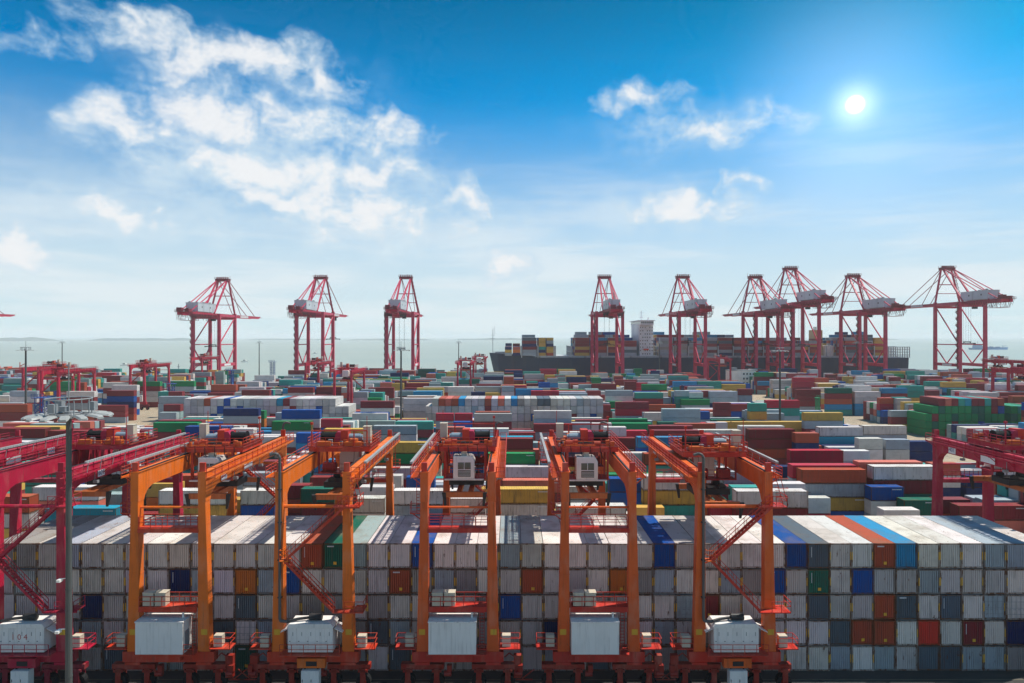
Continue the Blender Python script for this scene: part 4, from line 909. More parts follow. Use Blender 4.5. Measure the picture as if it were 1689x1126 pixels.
def place_gantry(X, Ynear, flip, label, group, trolley, cmap=None, number=None, keep=None):
    r = copy_tree(proto, None, cmap, keep)
    r.location = (X, Ynear + HALF, 0); r.rotation_euler = (0, 0, math.pi if flip else 0)
    tag(r, label, 'gantry crane', group)
    for ch in r.children: pass
    return r
def set_trolley(r, yloc):
    for o in bpy.data.objects:
        if o.parent == r and o.name.startswith('trolley'): o.location = (0, yloc, 0)
NEAR = 73.5
near_group = 'gantry cranes straddling the front container stack'
G_ = []
OR_A = {rk(ORANGE): (0.82, 0.165, 0.012), rk(ORED): (0.56, 0.040, 0.014)}; OR_B = {rk(ORANGE): (0.74, 0.110, 0.016), rk(ORED): (0.52, 0.026, 0.016)}; OR_C = {rk(ORANGE): (0.76, 0.120, 0.014)}
spec = [(-36.75, False, 'orange gantry crane one with a white house, behind the crimson crane', OR_A, 0.9, '602'),
        (-21.3, True, 'orange gantry crane two with stairs, exhaust pipe and engine house', OR_A, -1.4, '603'),
        (-5.8, False, 'orange gantry crane three, white cab and white house, mid picture', OR_B, 1.7, '604'),
        (9.3, False, 'orange gantry crane four, white cab and house, next to crane three', OR_B, 1.2, '605'),
        (23.85, True, 'orange gantry crane five with tall exhaust pipe and zigzag stairs', OR_C, 2.4, '606'),
        (-51.9, True, 'crimson gantry crane with engine house marked 104, behind the lamp mast', RED_MAP, -3.0, '601'),
        (-68.0, True, 'crimson gantry crane cut off by the frame beside the lamp mast', RED_MAP, 4.0, '108'),
        (65.1, True, 'crimson gantry crane beyond orange crane five, only its far legs shown', RED_MAP, -2.5, '401')]
for X, fl, lab, cm, ty, num in spec:
    r = place_gantry(X, NEAR, fl, lab, near_group, ty, cm); G_.append((r, ty, num))
NUMS = {}
# mid yard cranes: only the pieces that show at that size
BIG = {'leg', 'sill_beam', 'bogie', 'main_girder', 'walkway', 'trolley', 'electrical_house', 'engine_house', 'stairs', 'cable_chain', 'operator_cab', 'gearbox', 'hoist_drum', 'headblock', 'spreader', 'cabinet', 'hoist_motor', 'cab_gallery', 'handrail', 'tie_pipe', 'service_platform', 'house_roof', 'cable_reel', 'service_gallery', 'tyre'}
def kp(o): return o.name.split('.')[0] in BIG and not (o.name.startswith('cabinet') and o.parent.name.startswith('side'))
mid = [(83, 292.5, True, 'crimson gantry crane in the mid yard above the lamp mast head', 3), (51.5, 322.5, True, 'crimson gantry crane half hidden behind the one above the lamp mast', -4), (227, 352.5, True, 'crimson gantry crane beside the tan road and blue lattice tower', 4),
       (566, 292.5, False, 'crimson gantry crane standing behind the first white container block', -4), (515, 382.5, True, 'crimson gantry crane before the second quay crane', 2), (325, 472.5, True, 'crimson gantry crane at the foot of the first quay crane', 0),
       (766, 382.5, False, 'crimson gantry crane before the big ship bow', 3), (791, 472.5, False, 'crimson gantry crane with white cab behind the one at the ship bow', -5), (1196, 442.5, False, 'crimson gantry crane with white cab near the small white office', -4),
       (1720, 292.5, True, 'dark crimson gantry crane behind the green container block', 2), (1680, 412.5, False, 'crimson gantry crane between the green block and the last quay crane', 4)]
for px, Y, fl, lab, ty in mid:
    r = place_gantry(pxx(px, Y), Y, fl, lab, 'gantry cranes in the mid yard', ty, RED_MAP, None, kp); G_.append((r, ty, None))
bpy.context.view_layer.update()
for r, ty, num in G_:
    for ch in r.children:
        nm = ch.name.split('.')[0]
        if nm == 'trolley': ch.location = (0, ty, 0)
        if nm == 'number_plate' and num:
            for t_ in ch.children:
                if num not in NUMS: NUMS[num] = text_mesh(num, 0.8, MT['ink'])
                t_.data = NUMS[num]
# faded figures on the crimson crane's engine house
for ch in G_[5][0].children:
    if ch.name.startswith('engine_house'):
        o = bpy.data.objects.new('number', text_mesh('1 0 4', 0.85, MT['redink'])); COL.objects.link(o); o.parent = ch; o.location = (0.3, HALF + 1.19, 5.95); o.rotation_euler = (R(90), 0, R(180))
# the prototype itself is not part of the yard
def kill(o):
    for c in KIDS.get(o.name, []): kill(c)
    bpy.data.objects.remove(o)
kill(proto)
# ------------------------------------------------------------------ quay cranes
QRED = (0.55, 0.018, 0.082); QDARK = (0.22, 0.012, 0.03)
QY, GAUGE, QX = 540.0, 30.5, 10.3
def quay_crane(X, hb, label, seed, spreader_y=None, drop=20, house_dx=0.0):
    rnd = random.Random(seed); C = MT['crane']; root = empty('quay_crane', (X, QY, 0)); tag(root, label, 'quay crane', 'ship to shore cranes along the quay')
    K = QRED
    for ly in (0, GAUGE):
        for sx in (-1, 1):
            m = MB(); w0, w1 = 1.25, 1.1; x = sx * QX; zt = hb + (1.5 if ly else 0.5)
            m.hexa([(x - w0, ly - 1.1, 3.4), (x + w0, ly - 1.1, 3.4), (x + w0, ly + 1.1, 3.4), (x - w0, ly + 1.1, 3.4), (x - w1, ly - 1.0, zt), (x + w1, ly - 1.0, zt), (x + w1, ly + 1.0, zt), (x - w1, ly + 1.0, zt)])
            m.build('leg', C, root, K)
            b = MB(); b.box(x - 4.2, x + 4.2, ly - 0.7, ly + 0.7, 1.6, 2.4)
            for k in (-3.2, -1.6, 0, 1.6, 3.2): b.tube((x + k, ly - 0.25, 0.75), (x + k, ly + 0.25, 0.75), 0.72, 10)
            b.box(x - 4.0, x + 4.0, ly - 0.5, ly - 0.3, 0.5, 1.7); b.build('bogie', C, root, QDARK)
        m = MB(); m.box(-QX - 3.2, QX + 3.2, ly - 0.95, ly + 0.95, 2.4, 5.0); m.build('sill_beam', C, root, K)
        m = MB(); m.box(-QX + 1.1, QX - 1.1, ly - 0.85, ly + 0.85, hb - 3.4, hb - 1.6); m.build('cross_beam', C, root, K)
    for sx in (-1, 1):
        x = sx * QX
        m = MB(); m.box(x - 0.85, x + 0.85, 1.0, GAUGE - 1.0, 14.0, 16.4); po = m.build('portal_beam', C, root, K)
        m = MB(); m.box(x + sx * 0.86, x + sx * 0.90, 8, 20, 14.4, 16.0); m.build('sign_board', MT['plate'], po)
        m = MB(); m.tube((x, 0, 31.5), (x, GAUGE, 31.5), 0.42, 8); m.build('tie_pipe', C, root, K)
        for a, b in (((x, GAUGE / 2, 16), (x, 0.4, 29.5)), ((x, GAUGE / 2, 16), (x, GAUGE - 0.4, 29.5)), ((x, GAUGE - 0.4, hb - 2), (x, 0.6, 32))):
            m = MB(); m.tube(a, b, 0.5, 8); m.build('diagonal_brace', C, root, K)
        m = MB(); m.box(x - 0.8, x + 0.8, 1.0, GAUGE - 1.0, hb - 1.5, hb + 0.4); m.build('top_beam', C, root, K)
    # girder over the yard side and boom over the water
    for sx in (-1, 1):
        m = MB(); m.box(sx * 3.6 - 0.8, sx * 3.6 + 0.8, -38, GAUGE + 4, hb - 1.4, hb + 1.2); m.build('girder', C, root, K)
        m = MB(); m.prism([(GAUGE + 4.6, hb + 1.2), (GAUGE + 4.6, hb - 1.3), (100, hb - 1.0), (105, hb + 0.2), (105, hb + 1.2)], 'x', sx * 3.4 - 0.7, sx * 3.4 + 0.7); bo = m.build('boom', C, root, K)
        m = MB(); m.box(*sorted((sx * 4.12, sx * 4.16)), 58, 76, hb - 0.9, hb + 0.9); m.build('sign_board', MT['plate'], bo)
        m = MB(); m.box(*sorted((sx * 4.5, sx * 5.4)), -38, 104, hb - 0.3, hb - 0.2); m.rail((sx * 5.35, -38, hb - 0.2), (sx * 5.35, 104, hb - 0.2), 1.2, 4, 0.12); m.build('walkway', C, root, QDARK)
    m = MB()
    for yy in list(range(-36, 34, 8)) + list(range(40, 104, 9)): m.box(-3.0, 3.0, yy - 0.35, yy + 0.35, hb - 0.6, hb + 0.8)
    m.build('cross_tie', C, root, K)
    m = MB(); m.box(-5.5, 5.5, -40, -32, hb + 0.8, hb + 1.1); m.box(-4.5, -1, -39, -35, hb + 1.1, hb + 4); m.box(1, 4, -38, -33, hb + 1.1, hb + 3.2)
    m.rail((-5.4, -39.9, hb + 1.1), (5.4, -39.9, hb + 1.1), 1.3, 2, 0.14).rail((-5.4, -39.9, hb + 1.1), (-5.4, -32, hb + 1.1), 1.3, 2, 0.14).rail((5.4, -39.9, hb + 1.1), (5.4, -32, hb + 1.1), 1.3, 2, 0.14)
    for k in range(7): m.bar((rnd.uniform(-5, 5), -39.5 + k, hb + 1), (rnd.uniform(-5, 5), -39.5 + k, hb + rnd.uniform(2.5, 4.5)), 0.3)
    m.build('rear_platform', C, root, QDARK)
    h = MB(); h.box(-4.6, 4.6, -24, 7.0, hb + 1.7, hb + 8.2); ho = h.build('machinery_house', MT['housewall'], root)
    h = MB(); h.box(-4.8, 4.8, -24.3, 7.3, hb + 8.2, hb + 8.55); h.build('house_roof', MT['housewall'], ho)
    for sx in (-1, 1):
        for yy in (-17, -3): h = MB(); h.box(*sorted((sx * 4.6, sx * 4.67)), yy - 0.6, yy + 0.6, hb + 4.6, hb + 5.8); h.build('vent', MT['dark'], ho)
    h = MB()
    for k in range(4): h.cbox((-3 + 2 * k, -21 + 7 * k, hb + 9.0), (1.4, 1.4, 1.0))
    h.build('roof_fan', MT['steel'], ho)
    # A-frame
    az_ = hb + 31.0; ay = GAUGE + 2.0
    for sx in (-1, 1):
        for base, nm in (((sx * QX, GAUGE, hb + 1.0), 'mast_leg'), ((sx * 4.6, 4.0, hb + 1.2), 'mast_leg')):
            m = MB(); m.bar(base, (sx * 4.2, ay - (0 if base[1] > 10 else 2.5), az_ - 1.5), 1.15, 1.15); m.build(nm, C, root, K)
        for a, b, w in (((sx * 3.9, ay, az_ - 1), (sx * 3.5, 60, hb + 1.2), 0.38), ((sx * 3.9, ay, az_ - 1), (sx * 3.5, 92, hb + 1.2), 0.42)):
            m = MB(); m.bar(a, b, w); m.build('forestay', C, root, QDARK)
        for yb in (-35, -25): m = MB(); m.bar((sx * 4.0, ay - 2.5, az_ - 1.2), (sx * 3.9, yb, hb + 1.2), 0.55); m.build('backstay', C, root, K)
    m = MB(); m.bar((-7.2, GAUGE + 1, hb + 16.5), (7.2, GAUGE + 1, hb + 16.5), 0.7); m.bar((-QX + 2.2, GAUGE + 0.6, hb + 9), (QX - 2.2, GAUGE + 0.6, hb + 9), 0.5); m.build('mast_tie', C, root, K)
    m = MB(); m.box(-5.4, 5.4, ay - 4, ay + 1.5, az_ - 2.2, az_ - 0.4); m.box(-5.8, 5.8, ay - 4.6, ay + 2.2, az_ - 0.4, az_ - 0.2)
    for k in range(6): m.tube((-4.6 + 1.8 * k, ay - 2.2, az_ + 0.4), (-4.2 + 1.8 * k, ay - 2.2, az_ + 0.4), 1.0, 10); m.bar((-5.2 + 2 * k, ay + 1.6, az_ - 0.2), (-5.2 + 2 * k, ay + 1.6, az_ + rnd.uniform(1.2, 2.4)), 0.2)
    m.rail((-5.7, ay - 4.5, az_ - 0.2), (5.7, ay - 4.5, az_ - 0.2), 1.2, 2, 0.15); m.build('apex_platform', C, root, QDARK)
    # stair tower on a yard side leg, mast ladder
    m = MB(); sx = -1; xs = sx * QX - 1.6; z = 5.0; k = 0
    while z < hb - 2.5:
        a, b = (-1.4, 1.4) if k % 2 else (1.4, -1.4); m.bar((xs, a, z), (xs, b, z + 2.6), 0.7, 0.22); m.box(xs - 0.5, xs + 0.5, min(b, b + (0.8 if b > 0 else -0.8)), max(b, b + (0.8 if b > 0 else -0.8)), z + 2.5, z + 2.65); m.rail((xs - 0.45, a, z), (xs - 0.45, b, z + 2.6), 1.1, 1.5, 0.1, (1.0,)); z += 2.6; k += 1
    m.build('stair_tower', C, root, QDARK)
    m = MB(); z = hb + 3
    p0, p1 = Vector((QX, GAUGE - 1.0, hb + 1.0)), Vector((4.2, ay - 1, az_ - 1.5))
    for k in range(9):
        c = p0.lerp(p1, k / 9); m.cbox(c + Vector((0.9, -0.4, 0)), (1.3, 1.3, 0.18)); m.bar(c + Vector((0.9, -0.9, 0)), p0.lerp(p1, (k + 1) / 9) + Vector((0.9, 0.1, 0)), 0.35)
    m.build('mast_ladder', C, root, QDARK)
    # trolley with cab, hanging cable loops, spreader on ropes
    ty = spreader_y if spreader_y is not None else rnd.uniform(2, 18)
    m = MB(); m.box(-3.6, 3.6, ty - 3, ty + 3, hb - 2.4, hb - 1.5); m.box(-2.5, 2.5, ty - 2, ty + 2, hb - 3.2, hb - 2.4); tr = m.build('trolley', C, root, QDARK)
    m = MB(); m.box(1.2, 4.2, ty - 6.4, ty - 3.6, hb - 5.0, hb - 2.2); m.build('operator_cab', MT['dark'], tr)
    m = MB()
    for sx in (-1, 1):
        for yy in (-1.5, 1.5): m.tube((sx * 2, ty + yy, hb - 2), (sx * 2, ty + yy, hb - drop + 1), 0.06, 4)
    m.build('hoist_rope', MT['dark'], tr)
    m = MB(); m.box(-6.0, 6.0, ty - 0.5, ty + 0.5, hb - drop - 0.6, hb - drop); m.box(-2.6, 2.6, ty - 1.1, ty + 1.1, hb - drop + 0.5, hb - drop + 1.2)
    for sx in (-1, 1): m.box(sx * 5.9 - 0.3, sx * 5.9 + 0.3, ty - 1.2, ty + 1.2, hb - drop - 0.9, hb - drop); m.bar((sx * 2, ty, hb - drop + 0.6), (sx * 3.2, ty, hb - drop - 0.1), 0.3)
    m.build('spreader', MT['dark'], tr)
    m = MB()
    for k in range(13):
        y0 = -37 + k * 2.6; d = rnd.uniform(1.5, 4.5); m.path([(5.6, y0, hb - 0.6), (5.6, y0 + 0.6, hb - 1 - d * 0.7), (5.6, y0 + 1.3, hb - 1 - d), (5.6, y0 + 2.0, hb - 1 - d * 0.7), (5.6, y0 + 2.6, hb - 0.6)], 0.11, 4)
        m.path([(-5.6, y0, hb - 0.6), (-5.6, y0 + 1.3, hb - 1 - d), (-5.6, y0 + 2.6, hb - 0.6)], 0.11, 4)
    m.build('cable_festoon', MT['dark'], root)
    m = MB(); m.box(-5.2, 5.2, -34, -24, hb - 5.4, hb - 5.25); m.rail((-5.1, -34, hb - 5.25), (-5.1, -24, hb - 5.25), 1.2, 3, 0.14).rail((5.1, -34, hb - 5.25), (5.1, -24, hb - 5.25), 1.2, 3, 0.14)
    for sx in (-1, 1):
        for yy in (-34, -29, -24): m.bar((sx * 5.1, yy, hb - 5.3), (sx * 5.1, yy, hb - 1), 0.2)
    m.build('service_cradle', C, root, QDARK)
    return root
MT['housewall'] = paint('machinery_house_cladding', 'rgb', (0.56, 0.59, 0.62), 0.5, 0.45, 0.0, scale=0.12)
qs = [(pxx(340.5, QY), 55.3, 'first red quay crane with boom over open water, before the islands', 12, 25), (pxx(511.5, QY), 57.0, 'second red quay crane holding a spreader out over the water', 70, 21), (pxx(660, QY), 57.2, 'third red quay crane, last before the big ship bow', 10, 30),
      (pxx(1006, QY), 57.4, 'slim looking red quay crane seen along its boom over the ship containers', 16, 26), (pxx(1142.5, QY), 57.6, 'red quay crane just past the white ship bridge', 14, 24), (pxx(1269, QY), 57.6, 'red quay crane overlapped by the taller crane beside it', 10, 26),
      (pxx(1330, QY), 64.6, 'tall red quay crane beside the tan ship funnel', 8, 34), (pxx(1439.5, QY), 58.4, 'red quay crane at the ship stern', 14, 25), (pxx(1604, QY), 64.8, 'tall red quay crane past the ship, sea showing through its legs', 6, 32), (-474.0, 57.5, 'red quay crane outside the frame, only its boom tip showing', 20, 20)]
for i, (X, hb, lab, sy, dr) in enumerate(qs): quay_crane(X, hb, lab, 40 + i, sy, dr)

# ------------------------------------------------------------------ the container ship
SY0, SY1 = 583.0, 634.0
DECK = 19.8
MT['hull'] = paint('navy_ship_hull', 'rgb', (0.012, 0.034, 0.075), 0.4, 0.25, 0.1, 0.7, scale=0.08)
MT['shipwhite'] = paint('white_ship_paint', 'rgb', (0.86, 0.87, 0.88), 0.45, 0.2, 0.2, 0.7, scale=0.2)
MT['shipgrey'] = paint('pale_ship_steel', 'rgb', (0.50, 0.53, 0.54), 0.5, 0.3, 0.2, 0.7, scale=0.3)
def sx_(px): return pxx(px, SY0)
XB, XS = sx_(806), sx_(1503)
ship = empty('container_ship', ((XB + XS) / 2, (SY0 + SY1) / 2, -5)); tag(ship, 'huge dark hulled container ship moored behind the quay cranes', 'ship')
so_ = Vector(ship.location)
def part(m, name, mat, parent=None, color=None):
    m.v = [(v[0] - so_.x, v[1] - so_.y, v[2] - so_.z) for v in m.v]
    return m.build(name, mat, parent or ship, color)
m = MB(); secs = [(0.0, 0.02, 23.5), (0.02, 0.30, 23.2), (0.06, 0.62, 22.0), (0.12, 0.9, DECK), (0.2, 1.0, DECK), (0.93, 1.0, DECK), (0.985, 0.92, DECK), (1.0, 0.88, DECK)]
yc, hw = (SY0 + SY1) / 2, (SY1 - SY0) / 2
for t, w, zt in secs:
    x = XB + (XS - XB) * t; xb = x + (9 if t < 0.01 else (4 if t < 0.05 else 0))
    for y_, z_, xx in ((-1, zt, x), (-0.96, 8, x + (xb - x) * 0.4), (-0.7 if t < 0.1 else -0.95, -7, xb), (0.7 if t < 0.1 else 0.95, -7, xb), (0.96, 8, x + (xb - x) * 0.4), (1, zt, x)): m.v.append((xx, yc + y_ * hw * w, z_))
for i in range(len(secs) - 1):
    for k in range(5): m.f.append((i * 6 + k, i * 6 + k + 1, i * 6 + 6 + k + 1, i * 6 + 6 + k))
    m.f.append((i * 6 + 5, i * 6, i * 6 + 6, i * 6 + 11))
m.f.append(tuple(range(6))); m.f.append(tuple(range(len(secs) * 6 - 1, len(secs) * 6 - 7, -1)))
hull = part(m, 'hull', MT['hull'])
m = MB(); m.rail((XB + 40, SY0 + 0.6, DECK), (XS - 2, SY0 + 0.6, DECK), 1.5, 5.0, 0.22); m.rail((XB + 4, SY0 + 12, 23.3), (XB + 38, SY0 + 1.6, DECK + 1.5), 1.3, 4, 0.2); part(m, 'deck_rail', MT['shipgrey'], hull)
m = MB(); x = XB + 44
while x < XS - 40: m.box(x, x + 12, SY0 + 2.4, SY1 - 2.4, DECK, DECK + 1.5); x += 13.1
part(m, 'hatch_coaming', MT['shipgrey'])
for px in (861, 888, 917, 943, 978, 1003, 1029, 1088, 1112, 1137, 1161, 1186, 1211, 1236, 1261, 1286, 1311, 1336, 1372, 1396, 1420, 1444):
    m = MB(); x = sx_(px)
    for yy in np.arange(SY0 + 1.2, SY1, 8.0): m.box(x - 0.4, x + 0.4, yy, yy + 0.5, DECK, DECK + 10)
    m.box(x - 0.5, x + 0.5, SY0 + 1, SY1 - 1, DECK + 4.6, DECK + 5.0).box(x - 0.5, x + 0.5, SY0 + 1, SY1 - 1, DECK + 9.6, DECK + 10.0); part(m, 'lashing_bridge', MT['shipgrey'])
# bridge
hx0, hx1 = sx_(1053), sx_(1082)
m = MB(); m.box(hx0 + 2.2, hx1 - 1.2, SY0 + 5, SY1 - 5, DECK, 48); m.box(hx0 + 2.5, hx1 - 1.5, SY0 + 1, SY1 - 1, 48, 51.5); m.box(hx0 + 1, hx1, SY0 + 0.5, SY1 - 0.5, 51.5, 52.0); br_ = part(m, 'bridge_house', MT['shipwhite'])
for fl in range(9):
    for k in range(6):
        if (fl * 7 + k * 3) % 5 == 0: continue
        w = MB(); xw = hx0 + 2.6 + k * 2.0; w.box(xw, xw + 0.8, SY0 + 4.95, SY0 + 5.0, 22.5 + fl * 2.85, 23.5 + fl * 2.85); part(w, 'window', MT['glass'], br_)
for k in range(7): w = MB(); xw = hx0 + 2.8 + k * 1.55; w.box(xw, xw + 1.2, SY0 + 0.94, SY0 + 1.0, 49.2, 50.8); part(w, 'window', MT['glass'], br_)
w = MB(); w.box(hx0 + 2.45, hx0 + 2.5, SY0 + 2, SY1 - 2, 49.2, 50.8); part(w, 'window', MT['glass'], br_)
m = MB()
for z in np.arange(24, 48, 2.85): m.rail((hx0 + 1.5, SY0 + 4.2, z), (hx1 - 0.5, SY0 + 4.2, z), 1.0, 3, 0.12); m.box(hx0 + 1.5, hx1 - 0.5, SY0 + 4.1, SY0 + 4.95, z - 0.12, z)
part(m, 'balcony', MT['shipwhite'], br_)
m = MB(); c = (hx0 + hx1) / 2; m.tube((c, yc, 52), (c, yc, 61), 0.35, 8); m.bar((c - 3, yc, 57), (c + 3, yc, 57), 0.25).bar((c - 2, yc, 59), (c + 2, yc, 59), 0.25); m.cbox((c, yc, 55), (2.2, 2.2, 1.2)); m.tube((c + 3.5, SY0 + 12, 52), (c + 3.5, SY0 + 12, 54.5), 0.9, 10); m.tube((c - 3.5, SY0 + 8, 52), (c - 3.5, SY0 + 8, 58), 0.15, 6); part(m, 'radar_mast', MT['shipwhite'])
m = MB(); m.prism([(hx0 + 5, 27.5), (hx0 + 9.5, 27.5), (hx0 + 9.0, 26.2), (hx0 + 5.5, 26.2)], 'y', SY0 + 1.2, SY0 + 3.6); part(m, 'lifeboat', MT['any'], None, (0.65, 0.06, 0.03))
# funnel
f0, f1 = sx_(1355), sx_(1369)
m = MB(); m.box(f0, f1, yc - 12, yc - 1, DECK, 43.6); fu = part(m, 'funnel', MT['any'], None, (0.62, 0.43, 0.20))
m = MB(); m.box(f0 - 0.04, f1 + 0.04, yc - 12.05, yc - 0.95, 32.2, 36.0); part(m, 'funnel_band', MT['any'], fu, (0.30, 0.05, 0.04))
m = MB()
for k in range(4): m.tube((f0 + 1.2 + k * 1.6, yc - 9, 43.6), (f0 + 1.2 + k * 1.6, yc - 9, 46.5), 0.5, 8)
part(m, 'exhaust_stack', MT['dark'], fu)
m = MB(); m.box(f1 + 0.4, sx_(1384), yc - 16, yc + 8, DECK, 30)
part(m, 'engine_casing', MT['white'])
m = MB(); x0, x1 = sx_(1467), sx_(1502)
for x in np.arange(x0, x1 + 0.1, (x1 - x0) / 9): m.bar((x, SY0 + 1.2, DECK), (x, SY0 + 1.2, DECK + 9.3), 0.6); m.bar((x, SY0 + 22, DECK), (x, SY0 + 22, DECK + 9.3), 0.6)
for z in (2.4, 4.8, 7.2, 9.2): m.bar((x0, SY0 + 1.2, DECK + z), (x1, SY0 + 1.2, DECK + z), 0.45); m.bar((x0, SY0 + 22, DECK + z), (x1, SY0 + 22, DECK + z), 0.45)
part(m, 'stern_cell_guide', MT['shipgrey'])
m = MB(); xm = sx_(812); m.tube((xm, yc, 23), (xm, yc, 45), 0.3, 6); m.bar((xm - 2.2, yc, 36), (xm + 2.2, yc, 36), 0.3); m.bar((xm - 1.6, yc, 39), (xm + 1.6, yc, 39), 0.25); m.tube((xm + 1.6, yc, 39), (xm + 1.6, yc, 47), 0.15, 5); m.box(xm + 2, xm + 14, yc - 3, yc + 3, 23, 24.6)
part(m, 'foremast', MT['shipgrey'])
# deck cargo
cargo = []
def deck_stack(p0, p1, n, cols, rows=(0, 1, 2, 3, 5, 8, 11, 14, 17), dz=0, y0=SY0 + 2.6):
    Lc = min(L40, (p1 - p0) * SY0 / FPX - 0.3); rn = random.Random(int(p0))
    for r in rows:
        for i in range(n + (rn.choice([0, 0, 0, 1]) if r > 4 else 0)):
            k = n - 1 - i; key = cols[k % len(cols)] if r == 0 and 0 <= k else rn.choice('MMNGGbBKLY')
            cargo.append(dict(x=sx_((p0 + p1) / 2), y=y0 + r * 2.55 + CW / 2, z=DECK + 1.6 + dz + i * 2.6, L=Lc, H=2.56, t=False, k=key, rgb=vary(PAL[key], rn)))
for a in ((833, 845, 3, 'NYG'), (846, 859, 3, 'SON'), (862, 886, 6, 'nMNMGG'), (889, 901, 6, 'YYYTNY'), (902, 914, 6, 'YGNYYK'), (949, 974, 6, 'MMMYMY'), (1004, 1016, 6, 'MYYMKN'), (1016, 1028, 6, 'nMYKKG'), (1030, 1052, 5, 'MMGnG'), (979, 1002, 6, 'bMMKMG'),
          (1090, 1112, 6, 'GLGkGG'), (1114, 1136, 6, 'GMkkLG'), (1138, 1160, 6, 'bGGkGk'), (1163, 1185, 7, 'bGnMGMG'), (1188, 1210, 6, 'MnMMGN'), (1213, 1235, 6, 'MKMGMn'), (1238, 1260, 6, 'MbMGnM'), (1263, 1285, 6, 'GMMnGM'), (1288, 1310, 5, 'MKGMn'), (1314, 1325, 4, 'kGMG'), (1325, 1336, 5, 'kGYMG'), (1338, 1352, 5, 'GYMKn'),
          (1386, 1395, 5, 'KGMnM'), (1397, 1419, 6, 'GKnMnG'), (1421, 1443, 7, 'nnGMnMN'), (1445, 1466, 6, 'YYKYKY')): deck_stack(*a)
for a in ((955, 976), (979, 1002), (1004, 1028), (1030, 1051), (1088, 1112), (1114, 1136), (1138, 1160)): deck_stack(*a, 7, 'bbCb', rows=(13, 16), y0=SY0 + 2.6)
merged('ship_cargo_containers', cargo, 'rows of stacked containers carried on the moored ship')

# ------------------------------------------------------------------ smaller vessels
MT['bluesteel'] = paint('blue_ship_paint', 'rgb', (0.05, 0.17, 0.36), 0.5, 0.25, 0.0, scale=0.2)
def small_ship(X, Y, Ln, col, label, house_at=0.1, house_h=14, name='cargo_vessel', hullz=6, house_col=(0.35, 0.45, 0.55)):
    r = empty(name, (X, Y, -5)); tag(r, label, 'ship'); h = Ln / 2; w = Ln * 0.08
    m = MB(); m.hexa([(-h + 4, -w, -2), (h - 6, -w, -2), (h - 6, w, -2), (-h + 4, w, -2), (-h, -w, hullz), (h, -w * 0.5, hullz + 2), (h, w * 0.5, hullz + 2), (-h, w, hullz)]); m.build('hull', MT['any'], r, col)
    m = MB(); x0 = -h + Ln * house_at; k = house_h / 14.0
    m.box(x0, x0 + Ln * 0.2, -w * 0.8, w * 0.8, hullz, hullz + 6 * k); m.box(x0 + 2 * k, x0 + Ln * 0.2 - 2, -w * 0.8, w * 0.8, hullz + 6 * k, hullz + 10 * k); m.box(x0 + 3 * k, x0 + Ln * 0.14, -w * 0.9, w * 0.9, hullz + 10 * k, hullz + 13 * k); ho = m.build('wheelhouse', MT['any'], r, house_col)
    m = MB(); m.box(x0 + 3.2 * k, x0 + Ln * 0.138, -w * 0.92, -w * 0.9, hullz + 11 * k, hullz + 12.2 * k); m.build('window', MT['glass'], ho)
    m = MB(); m.tube((x0 + Ln * 0.1, 0, hullz + 13 * k), (x0 + Ln * 0.1, 0, hullz + 22 * k), 0.3 * k + 0.1, 6); m.bar((x0 + Ln * 0.1 - 2 * k, 0, hullz + 18 * k), (x0 + Ln * 0.1 + 2 * k, 0, hullz + 18 * k), 0.3); m.build('mast', MT['steel'], r)
    m = MB(); n = 6
    for i in range(n): xx = x0 + Ln * 0.26 + i * Ln * 0.09; m.box(xx, xx + Ln * 0.06, -w * 0.6, w * 0.6, hullz, hullz + (1.5 + (i * 37 % 5) * 0.7) * k)
    m.tube((h - Ln * 0.12, 0, hullz), (h - Ln * 0.12, 0, hullz + 9 * k), 0.35 * k + 0.1, 6); m.bar((h - Ln * 0.12, 0, hullz + 4 * k), (h - Ln * 0.02, 0, hullz + 8 * k), 0.8 * k); m.build('deck_gear', MT['any'], r, tuple(c * 0.9 for c in col))
    return r
small_ship(pxx(1631, 2250), 2250, 122, (0.06, 0.20, 0.42), 'blue dredger ship out at sea past the last quay crane', name='dredger', house_col=(0.16, 0.30, 0.48))
small_ship(pxx(-8, 600), 600, 58, (0.62, 0.12, 0.07), 'orange red ship hull at the frame edge beyond the yard', 0.05, 10, 'coaster', 14, (0.2, 0.3, 0.3))
small_ship(pxx(300, 596), 596, 26, (0.45, 0.48, 0.5), 'small grey tug by the first quay crane', 0.3, 9, 'tugboat', 5, (0.7, 0.72, 0.72))
small_ship(pxx(699, 640), 640, 20, (0.5, 0.53, 0.55), 'small white launch beside the third quay crane', 0.3, 7, 'launch', 3, (0.75, 0.77, 0.78))
for px, Y, lab in ((404, 1150, 'tiny white boat right of the first quay crane'), (206, 1000, 'tiny white boat off the first mid yard crane'), (520, 1700, 'tiny dark boat behind the second quay crane')):
    r = empty('motorboat', (pxx(px, Y), Y, -5)); tag(r, lab.replace(' right of', ' out past'), 'boat')
    m = MB(); m.hexa([(-5, -1.5, -0.5), (4, -1.5, -0.5), (4, 1.5, -0.5), (-5, 1.5, -0.5), (-6, -2, 1.8), (7, -0.4, 2.4), (7, 0.4, 2.4), (-6, 2, 1.8)]); m.build('hull', MT['white'], r)
    m = MB(); m.box(-2.5, 2, -1.2, 1.2, 1.9, 4.2); m.build('cabin', MT['white'], r); m = MB(); m.box(-2.2, 1.7, -1.23, -1.2, 2.9, 3.7); m.build('window', MT['glass'], r)

